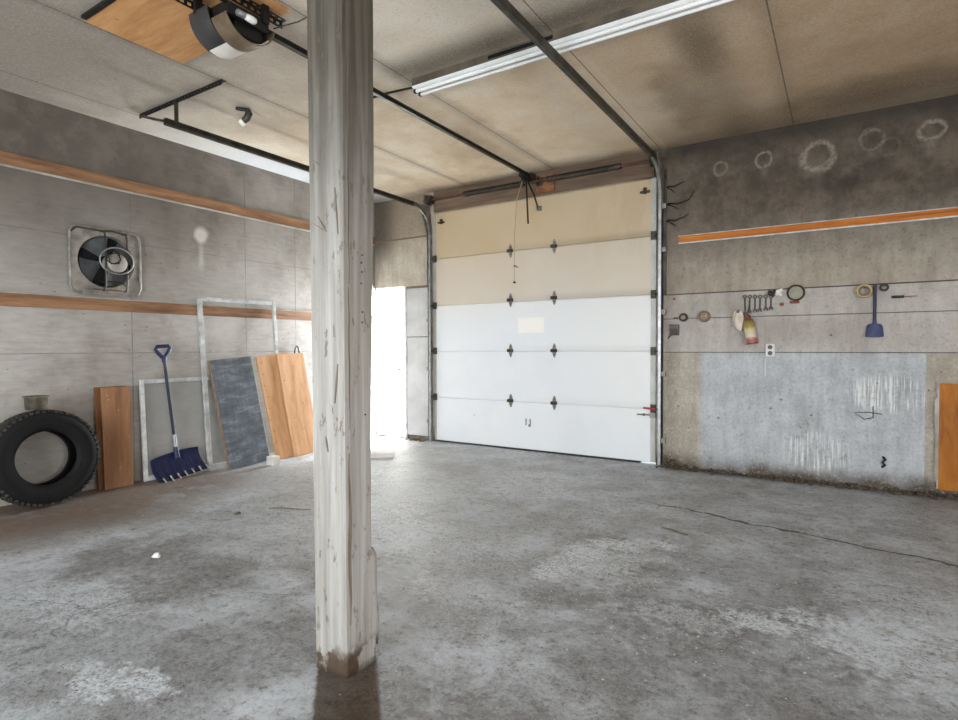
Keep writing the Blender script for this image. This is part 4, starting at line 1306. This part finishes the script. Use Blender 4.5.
# --- low storm window with a screen
T = lthing('window_screen', 'low white-framed window screen leaning behind the blue snow shovel', 'window screen', 3.34, 0.0, 0.085, 0.055)
for nm, (a, c) in {'stile': ((-0.535, 0.0), (-0.498, 0.965))}.items():
    MB().box((a[0], -0.028, 0.0), (c[0], 0.0, 0.965)).build('stile', M['white_wood'], T, 0.003, world=False)
    MB().box((0.498, -0.028, 0.0), (0.535, 0.0, 0.965)).build('stile', M['white_wood'], T, 0.003, world=False)
MB().box((-0.498, -0.026, 0.0), (0.498, -0.002, 0.045)).build('bottom_rail', M['white_wood'], T, 0.003, world=False)
MB().box((-0.498, -0.026, 0.925), (0.498, -0.002, 0.965)).build('top_rail', M['grey_wood'], T, 0.003, world=False)
MB().box((-0.498, -0.016, 0.045), (0.498, -0.012, 0.925)).build('screen', M['screen'], T, world=False)

# --- tall empty frame
T = lthing('door_frame', 'tall empty grey-white frame leaning on the left wall behind the blackboard', 'frame', 3.885, 0.0, 0.155, 0.068, -0.012)
MB().box((-0.475, -0.030, 0.0), (-0.430, 0.0, 1.80)).build('stile', M['grey_wood'], T, 0.003, world=False)
MB().box((0.435, -0.030, 0.0), (0.475, 0.0, 1.80)).build('stile', M['grey_wood'], T, 0.003, world=False)
MB().box((-0.430, -0.028, 1.76), (0.435, -0.002, 1.80)).build('top_rail', M['grey_wood'], T, 0.003, world=False)
MB().box((-0.430, -0.028, 0.0), (0.435, -0.002, 0.055)).build('bottom_rail', M['grey_wood'], T, 0.003, world=False)

# --- blackboard
T = lthing('blackboard', 'dark grey scratched blackboard panel leaning against the tall frame', 'blackboard', 3.795, 0.006, 0.325, 0.165, -0.080)
MB().box((-0.255, -0.016, 0.0), (0.238, 0.0, 1.165)).build('panel', M['chalk'], T, 0.002, world=False)
MB().box((-0.263, -0.018, 0.0), (-0.2555, 0.002, 1.165)).build('edge_strip', M['panel_edge'], T, 0.001, world=False)

# --- plywood sheets
T = lthing('plywood_panel', 'orange plywood sheet leaning left, partly behind the rightmost plywood', 'plywood', 4.33, 0.004, 0.300, 0.155, -0.105)
MB().box((-0.185, -0.014, 0.0), (0.26, 0.0, 1.195)).build('sheet', M['ply'], T, 0.002, world=False)
for k in range(9):
    MB().lathe([(0.0, 0.0005), (0.006, 0.0005), (0.006, -0.002), (0.0, -0.002)], 8, 'y', (-0.155 + 0.01 * (k % 3), -0.014, 0.08 + 0.13 * k)).build('nail_head', M['split'], T, world=False)
T = lthing('plywood_panel', 'rightmost orange plywood sheet leaning on the left wall beside the post', 'plywood', 4.535, 0.004, 0.335, 0.165, -0.062)
MB().box((-0.180, -0.014, 0.0), (0.200, 0.0, 1.205)).build('sheet', M['ply'], T, 0.002, world=False)
for k in range(7):
    MB().lathe([(0.0, 0.0005), (0.006, 0.0005), (0.006, -0.002), (0.0, -0.002)], 8, 'y', (-0.13 + 0.05 * ((k * 3) % 5), -0.014, 0.15 + 0.15 * k)).build('nail_head', M['split'], T, world=False)

# --- D-handled tool behind the plywood
T = lthing('spade', 'grey-shafted tool with a black loop grip poking up behind the rightmost plywood', 'tool', 4.66, 0.0, 0.030, 0.0)
MB().tube([(0, -0.012, 0.30), (0, -0.012, 1.13)], 0.013, 10).build('shaft', M['steel_dark'], T, 0, True, world=False)
pts = [(0.046 * math.sin(2 * PI * k / 20) * (0.75 + 0.25 * math.cos(2 * PI * k / 20)), -0.014, 1.205 - 0.080 * math.cos(2 * PI * k / 20)) for k in range(20)]
MB().tube(pts, 0.0095, 8, True).build('loop_grip', M['black_metal'], T, 0, True, world=False)
MB().grid(lambda u, v: (0.10 * (u - 0.5) * 2, -0.012 - 0.02 * (1 - (2 * u - 1) ** 2), 0.002 + 0.33 * v), 8, 6, 0.003).build('blade', M['steel_dark'], T, 0, True, world=False)

# --- snow shovel
T = lthing('snow_shovel', 'blue snow shovel with ribbed blade standing on the floor against the screen', 'shovel', 3.105, 0.0, 0.175, 0.055, -0.085)
def blade(u, v):
    x_ = (u - 0.5) * 0.49 * (1.0 - 0.03 * v)
    bow = 0.012 * (1 - (2 * u - 1) ** 2)
    z_ = 0.016 + 0.235 * v - 0.018 * abs(2 * u - 1) ** 3 * v
    return (x_ - 0.055 * z_, -0.115 + 0.115 * v ** 0.8 + 0.045 * math.sin(v * PI) + bow, z_ + 0.055 * x_)
sb = MB().grid(blade, 20, 12, 0.005).build('blade', M['blue'], T, 0, True, world=False)
for k in range(7):
    u = 0.06 + 0.88 * k / 6
    pts = [Vector(blade(u, v / 10)) + Vector((0.0, -0.006, 0)) for v in range(0, 9)]
    MB().tube(pts, [0.010 - 0.0007 * i for i in range(9)], 6).build('blade_rib', M['blue_dark'], sb, 0, True, world=False)
    p = Vector(blade(u, 0.0))
    MB().bar(p + Vector((-0.0, -0.004, 0.05)), p + Vector((0.02, -0.024, -0.010)), 0.016, 0.010).build('blade_tooth', M['galv_dull'], sb, 0.002, world=False)
MB().bar((-0.242, -0.117, -0.006), (0.242, -0.117, 0.021), 0.010, 0.014).build('wear_strip', M['galv_dull'], sb, 0.002, world=False)
MB().tube([(0, 0.0, 0.19), (0, 0.0, 0.30)], [0.030, 0.020], 12).build('blade_socket', M['blue'], T, 0, True, world=False)
MB().tube([(0, 0.0, 0.29), (0, 0.0, 0.42)], 0.0175, 12).build('ferrule', M['galv'], T, 0, True, world=False)
MB().tube([(0, 0.0, 0.41), (0, 0.0, 1.16)], 0.0140, 12).build('shaft', M['blue_dark'], T, 0, True, world=False)
b = MB().tube([(0, 0, 1.13), (0, 0, 1.19)], [0.020, 0.024], 12)
b.tube([(-0.012, 0, 1.18), (-0.055, 0, 1.235), (-0.068, 0, 1.265), (-0.055, 0, 1.288), (0.055, 0, 1.288), (0.068, 0, 1.265), (0.055, 0, 1.235), (0.012, 0, 1.18)], 0.0185, 10)
b.build('grip', M['blue'], T, 0, True, world=False)

# --- small white block
o = MB().box((-5.215, 3.905, 0.0), (-5.115, 4.005, 0.095)).build('white_block', M['white_plastic'], None, 0.006)
solo(o, (-5.165, 3.955, 0.0), 'small white block on the floor at the foot of the blackboard', 'block')

# ================================================================== FRONT WALL THINGS
WY = PY - 0.0005      # face of the lower sheeting


def disc_roll(name, label, cat, x_, z_, r, rin, dep, m_out, m_in, group=None, wall=WY, tiltz=0.0):
    T = thing(name, label, cat, (x_, wall, z_), (0, 0, 0), group)
    MB().lathe([(rin, 0), (rin, -dep), (r - 0.003, -dep), (r, -dep + 0.003), (r, -0.001), (r - 0.003, 0)], 32, 'y', closed=True).build('wound_tape', m_out, T, 0, True, world=False)
    if m_in is not None:
        MB().lathe([(rin * 0.72, 0), (rin * 0.72, -dep * 0.9), (rin, -dep * 0.9), (rin, 0)], 24, 'y', closed=True).build('core', m_in, T, 0, True, world=False)
    MB().tube([(0, 0.001, rin * 0.60), (0, -dep - 0.012, rin * 0.64)], 0.003, 6).build('nail', M['steel_dark'], T, 0, True, world=False)
    return T


G1 = 'rolls of tape hung on the front wall'
disc_roll('tape_roll', 'small dark ring of tape nailed up nearest the door track', 'tape', -1.379, 1.562, 0.043, 0.022, 0.030, M['tape_dark'], M['card'], G1)
disc_roll('tape_roll', 'brown roll of tape with pale core, second from the door track', 'tape', -1.174, 1.566, 0.056, 0.032, 0.035, M['tape_brown'], M['card'], G1)
disc_roll('tape_roll', 'cream roll of tape hanging just left of the blue scoop', 'tape', 0.160, 1.745, 0.060, 0.046, 0.055, M['tape_yellow'], M['tape_brown'], G1)
disc_roll('tape_roll', 'small black ring of tape hanging just right of the blue scoop', 'tape', 0.304, 1.770, 0.034, 0.018, 0.026, M['tape_dark'], None, G1)
T = thing('round_dial', 'large round disc with dark rim and pale face, above the red tags', 'dial', (-0.368, WY, 1.760))
MB().lathe([(0.062, 0), (0.060, -0.022), (0.064, -0.026), (0.072, -0.022), (0.076, -0.010), (0.076, 0)], 36, 'y', closed=True).build('rim', M['dial_rim'], T, 0, True, world=False)
MB().lathe([(0.0, -0.001), (0.063, -0.001), (0.063, -0.012), (0.0, -0.014)], 36, 'y').build('face', M['dial_face'], T, 0, True, world=False)

o = MB().box((-1.478, WY - 0.012, 1.552), (-1.435, WY, 1.566)).build('wall_hook', M['steel_dark'], None, 0.002)
solo(o, (-1.456, WY, 1.558), 'short dark peg on the wall left of the smallest tape ring', 'hook')
o = MB().box((-1.485, WY - 0.012, 1.745), (-1.462, WY, 1.768)).build('wall_hook', M['rust'], None, 0.003)
solo(o, (-1.475, WY, 1.755), 'rusty stub on the wall above the tape rings beside the track', 'hook')

# switch box
T = thing('switch_box', 'brown grey wall switch box beside the right door track', 'switch', (-1.468, WY, 1.435))
MB().box((-0.045, -0.045, -0.055), (0.045, 0.0, 0.055)).build('box', M['switch'], T, 0.005, world=False)
MB().box((-0.036, -0.050, -0.050), (0.036, -0.044, 0.012)).build('cover', M['switch_dark'], T, 0.003, world=False)
MB().box((-0.018, -0.056, 0.018), (0.018, -0.044, 0.044)).build('rocker', M['switch'], T, 0.003, world=False)
MB().tube([(-0.03, -0.02, -0.05), (-0.055, -0.02, -0.075), (-0.06, -0.02, -0.09)], 0.006, 6).build('conduit', M['steel_dark'], T, 0, True, world=False)

# wrenches in a row
G2 = 'wrenches hung in a row on the front wall'
wl = ['leftmost and longest of the six wrenches, hanging above the spray can', 'second wrench from the left in the hanging row', 'third wrench from the left in the hanging row',
      'fourth wrench from the left in the hanging row', 'fifth wrench from the left in the hanging row', 'rightmost of the six wrenches, beside the pair of gloves']
def make_wrench(ln):
    b = MB()
    w_ = 0.007
    b.box((-w_, -0.012, -ln + 0.03), (w_, -0.003, -0.028))
    b.lathe([(0.010, -0.002), (0.010, -0.014), (0.019, -0.014), (0.019, -0.002)], 16, 'y', (0, 0, -0.016), closed=True)
    b.prism([(-0.008, -ln + 0.035), (-0.019, -ln + 0.022), (-0.017, -ln), (-0.008, -ln), (-0.008, -ln + 0.014), (0.008, -ln + 0.014), (0.008, -ln), (0.017, -ln), (0.019, -ln + 0.022), (0.008, -ln + 0.035)], -0.013, -0.003, 'y')
    return b
for k in range(6):
    ln = 0.185 - 0.008 * k if k else 0.20
    T = thing('wrench', wl[k], 'wrench', (-0.805 + 0.046 * k, WY, 1.762 - 0.002 * k), (0, R((-2, 1, 0, 2, -1, 0)[k]), 0), G2)
    make_wrench(ln).build('shank', M['steel_dark'], T, 0.001, world=False)
    MB().tube([(0, 0.001, -0.012), (0, -0.022, -0.009)], 0.003, 6).build('nail', M['galv_dull'], T, 0, True, world=False)

# spray can with a rag
T = thing('spray_can', 'printed spray can with red base hanging tilted from the wall below the wrenches', 'can', (-0.728, WY - 0.055, 1.285), (0, R(-9), 0))
MB().lathe([(0.0, 0.004), (0.044, 0.0), (0.049, 0.006), (0.049, 0.205), (0.040, 0.232), (0.022, 0.244), (0.0, 0.245)], 28).build('body', M['can'], T, 0, True, world=False)
MB().lathe([(0.050, 0.0), (0.052, 0.003), (0.050, 0.010), (0.047, 0.004)], 28, closed=True).build('base_rim', M['red'], T, 0, True, world=False)
MB().lathe([(0.0, 0.24), (0.020, 0.24), (0.020, 0.275), (0.014, 0.285), (0.0, 0.286)], 18).build('cap', M['red_dull'], T, 0, True, world=False)
MB().tube([(0.0, 0.0, 0.27), (0.012, 0.02, 0.33), (0.03, 0.05, 0.40)], 0.003, 6).build('hanging_wire', M['steel_dark'], T, 0, True, world=False)
T = thing('rag', 'off-white rag tucked beside the top of the hanging spray can', 'rag', (-0.872, WY, 1.578))
def rag(u, v):
    a = u * PI * 1.0
    r_ = 0.030 + 0.028 * math.sin(v * PI) + 0.006 * math.sin(u * 17 + v * 4)
    return (0.010 + r_ * math.cos(PI - a) * 0.95 + 0.02 * v, -0.004 - r_ * math.sin(a) * 1.1, 0.02 - 0.175 * v + 0.012 * math.sin(u * 9))
MB().grid(rag, 20, 12, 0.003).build('cloth', M['cloth'], T, 0, True, world=False)
MB().lathe([(0.004, 0.0), (0.014, 0.012), (0.010, 0.03), (0.0, 0.032)], 12, 'z', (0.01, -0.012, 0.01)).build('knot', M['split'], T, 0, True, world=False)

# pair of gloves clipped up
T = thing('work_gloves', 'dark and white bundled work gloves hooked left of the round disc', 'gloves', (-0.53, WY, 1.765))
b = MB()
for c, r_ in (((-0.040, -0.022, -0.006), 0.026), ((-0.020, -0.024, 0.010), 0.022), ((-0.055, -0.020, 0.012), 0.020), ((-0.030, -0.020, -0.022), 0.018)):
    b.rock(c, r_, 0.85, 2)
b.build('dark_glove', M['tape_dark'], T, 0, True, world=False)
b = MB()
for c, r_ in (((0.018, -0.024, 0.012), 0.026), ((0.040, -0.022, 0.026), 0.018), ((0.036, -0.020, -0.014), 0.018), ((0.010, -0.022, -0.008), 0.018)):
    b.rock(c, r_, 0.9, 2)
b.build('white_glove', M['white_plastic'], T, 0, True, world=False)
G3 = 'red tags under the round disc'
o = MB().box((-0.416, WY - 0.012, 1.662), (-0.338, WY, 1.684)).build('red_tag', M['red_dull'], None, 0.003)
solo(o, (-0.377, WY, 1.672), 'wider dull red tag directly below the round disc', 'tag', G3)
o = MB().box((-0.500, WY - 0.012, 1.645), (-0.468, WY, 1.672)).build('red_tag', M['red_dull'], None, 0.003)
solo(o, (-0.484, WY, 1.658), 'smaller red tag lower left of the round disc', 'tag', G3)

# outlet with its surface wire
T = thing('power_outlet', 'white double power outlet on the front wall right of the spray can', 'outlet', (-0.578, PY, 1.225))
MB().box((-0.040, -0.020, -0.062), (0.040, 0.0, 0.062)).build('cover_plate', M['outlet'], T, 0.005, world=False)
for zz in (0.028, -0.028):
    s_ = MB().lathe([(0.0, -0.0195), (0.021, -0.0195), (0.021, -0.0235), (0.0, -0.0235)], 18, 'y', (0, 0, zz)).build('socket', M['switch'], T, 0, False, world=False)
MB().tube([(-0.036, -0.006, -0.055), (-0.045, -0.005, -0.16), (-0.040, -0.005, -0.25)], 0.005, 6).build('surface_wire', M['outlet'], T, 0, True, world=False)

# blue scoop
T = thing('plastic_scoop', 'blue plastic scoop with long handle hanging blade down on the front wall', 'scoop', (0.238, WY, 1.80))
MB().tube([(0, -0.016, -0.002), (0, -0.016, -0.30)], 0.0125, 10).build('handle', M['blue'], T, 0, True, world=False)
MB().tube([(0, -0.016, -0.285), (0, -0.018, -0.355)], [0.011, 0.017], 10).build('neck', M['blue_scoop'], T, 0, True, world=False)
def scoop(u, v):
    w_ = 0.055 + 0.010 * v if v > 0.12 else 0.042 + 0.013 * v / 0.12
    return ((u - 0.5) * 2 * w_, -0.010 - 0.022 * (1 - (2 * u - 1) ** 2) - 0.012 * v, -0.345 - 0.118 * v + 0.006 * abs(2 * u - 1) ** 3 * (1 if v > 0.5 else -1))
MB().grid(scoop, 14, 10, 0.004).build('blade', M['blue_scoop'], T, 0, True, world=False)
MB().tube([(0, 0.001, 0.0), (0, -0.03, 0.004)], 0.003, 6).build('nail', M['steel_dark'], T, 0, True, world=False)

# screwdriver lying on two nails
T = thing('screwdriver', 'dark-handled screwdriver held level on the wall right of the blue scoop', 'screwdriver', (0.44, WY, 1.684))
MB().lathe([(0.0, -0.085), (0.009, -0.083), (0.012, -0.06), (0.010, -0.02), (0.012, 0.0), (0.006, 0.004), (0.0, 0.004)], 12, 'x', (0, -0.013, 0)).build('handle', M['tape_dark'], T, 0, True, world=False)
MB().tube([(0.0, -0.013, 0), (0.095, -0.013, 0.0)], 0.0035, 8).build('blade', M['rust'], T, 0, True, world=False)
for xx in (-0.03, 0.05):
    MB().tube([(xx, 0.001, -0.013), (xx, -0.03, -0.013)], 0.003, 6).build('nail', M['steel_dark'], T, 0, True, world=False)

# hose clamp stub low on the wall
T = thing('wall_bracket', 'small black twisted bracket low on the front wall', 'bracket', (0.312, PY, 0.235))
pts = [(0.0, -0.004, 0.055), (0.014, -0.03, 0.035), (-0.006, -0.035, 0.012), (0.012, -0.03, -0.012), (-0.004, -0.012, -0.030), (-0.004, 0.0, -0.034)]
MB().tube(pts, 0.010, 8).build('bent_rod', M['black_metal'], T, 0, True, world=False)
# hook arc
o = MB().tube([(0.235, WY - 0.006, 0.73), (0.237, WY - 0.006, 0.63), (0.17, WY - 0.008, 0.612), (0.10, WY - 0.006, 0.668), (0.20, WY - 0.006, 0.676), (0.30, WY - 0.006, 0.664)], 0.004, 6).build('bent_wire', M['steel_dark'], None, 0, True)
solo(o, (0.22, WY, 0.6), 'thin bent wire hanging below the white paint runs', 'wire')

# wires above the right track
G4 = 'frayed wires beside the right track'
for k, (zz, ln, dz, lb) in enumerate(((2.93, 0.20, 0.03, 'uppermost of three frayed dark wires right of the track bend'), (2.75, 0.30, 0.10, 'middle and longest frayed dark wire right of the track bend'),
                                      (2.58, 0.24, 0.04, 'lowest frayed dark wire right of the track bend'))):
    T = thing('wire_tail', lb, 'wire', (-1.575, FY - 0.01, zz), group=G4)
    pts = [(0.02, 0.008, -0.01), (0.04, -0.01, 0.0), (ln * 0.45, -0.015, -0.015), (ln * 0.8, -0.012, 0.01), (ln, -0.006, dz)]
    MB().tube(pts, [0.009, 0.009, 0.007, 0.005, 0.003], 7).build('lead', M['black_metal'], T, 0, True, world=False)
    pts = [(0.03, -0.005, -0.01), (ln * 0.35, -0.012, -0.045), (ln * 0.5, -0.01, -0.075)]
    MB().tube(pts, [0.006, 0.005, 0.003], 6).build('stray_strand', M['black_metal'], T, 0, True, world=False)

# ================================================================== FLOOR LITTER
T = MB().box((-0.19, -0.13, 0.0), (0.19, 0.13, 0.022)).build('floor_plate', M['insul'], None, 0.003)
T.location = (-4.50, 4.86, 0.0)
T.rotation_euler = (0, 0, R(38))
tag(T, 'thin flat board lying on the floor between the post and the side door', 'board')
o = MB().rock((0, 0, 0.016), 0.024, 0.7, 2).build('mortar_lump', M['stone'], None, 0, True)
o.location = (-3.462, 1.815, 0.0)
tag(o, 'small pale lump of mortar on the open floor left of the post', 'debris')
for (x_, y_, ln, a, lb) in ((-3.62, 2.92, 0.34, 25, 'thin dark stick on the floor just left of the post'), (-4.15, 1.02, 0.30, 30, 'thin dark stick on the floor at the left edge'),
                            (-0.95, 3.95, 0.20, -20, 'thin dark stick near the long floor crack')):
    o = MB().tube([(-ln / 2, 0, 0.006), (-ln * 0.2, 0.006, 0.008), (ln * 0.2, -0.004, 0.007), (ln / 2, 0.004, 0.006)], [0.004, 0.006, 0.006, 0.004], 6).build('stick', M['split'], None, 0, True)
    o.location = (x_, y_, 0)
    o.rotation_euler = (0, 0, R(a))
    tag(o, lb, 'stick', 'sticks on the floor')
o = MB().grid(lambda u, v: (0.05 * (u - 0.5), 0.035 * (v - 0.5), 0.008 + 0.012 * abs(math.sin(u * 3)) * v), 5, 4, 0.002).build('leaf', M['split'], None)
o.location = (-3.85, 2.62, 0)
tag(o, 'curled dark scrap on the bright floor left of the post', 'debris')

# dirt line at the foot of the front wall, countless crumbs
b = MB()
for k in range(560):
    x_ = random.uniform(-1.62, 1.4)
    y_ = FY - 0.02 - abs(random.gauss(0, 0.05))
    r_ = random.uniform(0.005, 0.024) * (1.2 if x_ < -1.35 else 1)
    b.rock((x_, y_, r_ * 0.4 + (0.022 * random.random() ** 2 if y_ > FY - 0.055 else 0)), r_, 0.7, 1)
o = b.build('dirt_crumbs', M['dirt'])
o['kind'] = 'stuff'
tag(o, 'line of dark dirt and crumbs along the foot of the front wall', 'dirt')
b = MB()
for k in range(70):
    x_ = -1.56 + abs(random.gauss(0, 0.09))
    z_ = max(0.008, 0.16 * random.random() ** 2.2 * max(0.05, 1 - (x_ + 1.56) / 0.25))
    r_ = random.uniform(0.008, 0.022)
    b.rock((x_, PY - 0.012 - random.uniform(0.0, 0.07), z_), r_, 0.5, 1)
o = b.build('leaf_litter', M['dead_leaf'])
o['kind'] = 'stuff'
tag(o, 'heap of dead leaves and rubbish at the foot of the right track', 'litter')
b = MB()
for k in range(60):
    x_ = -4.72 - abs(random.gauss(0, 0.12))
    r_ = random.uniform(0.006, 0.018)
    b.rock((max(x_, -5.05), FY - 0.02 - random.uniform(0.0, 0.10), r_ * 0.5), r_, 0.6, 1)
o = b.build('dirt_crumbs', M['dead_leaf'])
o['kind'] = 'stuff'
tag(o, 'brown litter on the floor at the foot of the left track', 'dirt')
# loose grit over the open floor
b = MB()
for k in range(1100):
    u = random.random()
    if u < 0.35:
        x_, y_ = random.gauss(-1.2, 0.35), random.gauss(3.2, 0.25)
    elif u < 0.6:
        x_, y_ = random.gauss(-0.9, 0.5), random.gauss(2.6, 0.3)
    else:
        x_, y_ = random.uniform(-4.6, 0.9), random.uniform(0.9, 5.6)
    if -1.80 < x_ < -1.52 and 1.46 < y_ < 1.75:
        continue
    r_ = random.uniform(0.0015, 0.0045)
    b.rock((x_, y_, r_ * 0.5), r_, 0.7, 1)
o = b.build('loose_grit', M['stone'])
o['kind'] = 'stuff'
tag(o, 'loose pale grit scattered over the open concrete floor', 'grit')

for o in bpy.data.objects:
    if '_o' in o:
        del o['_o']
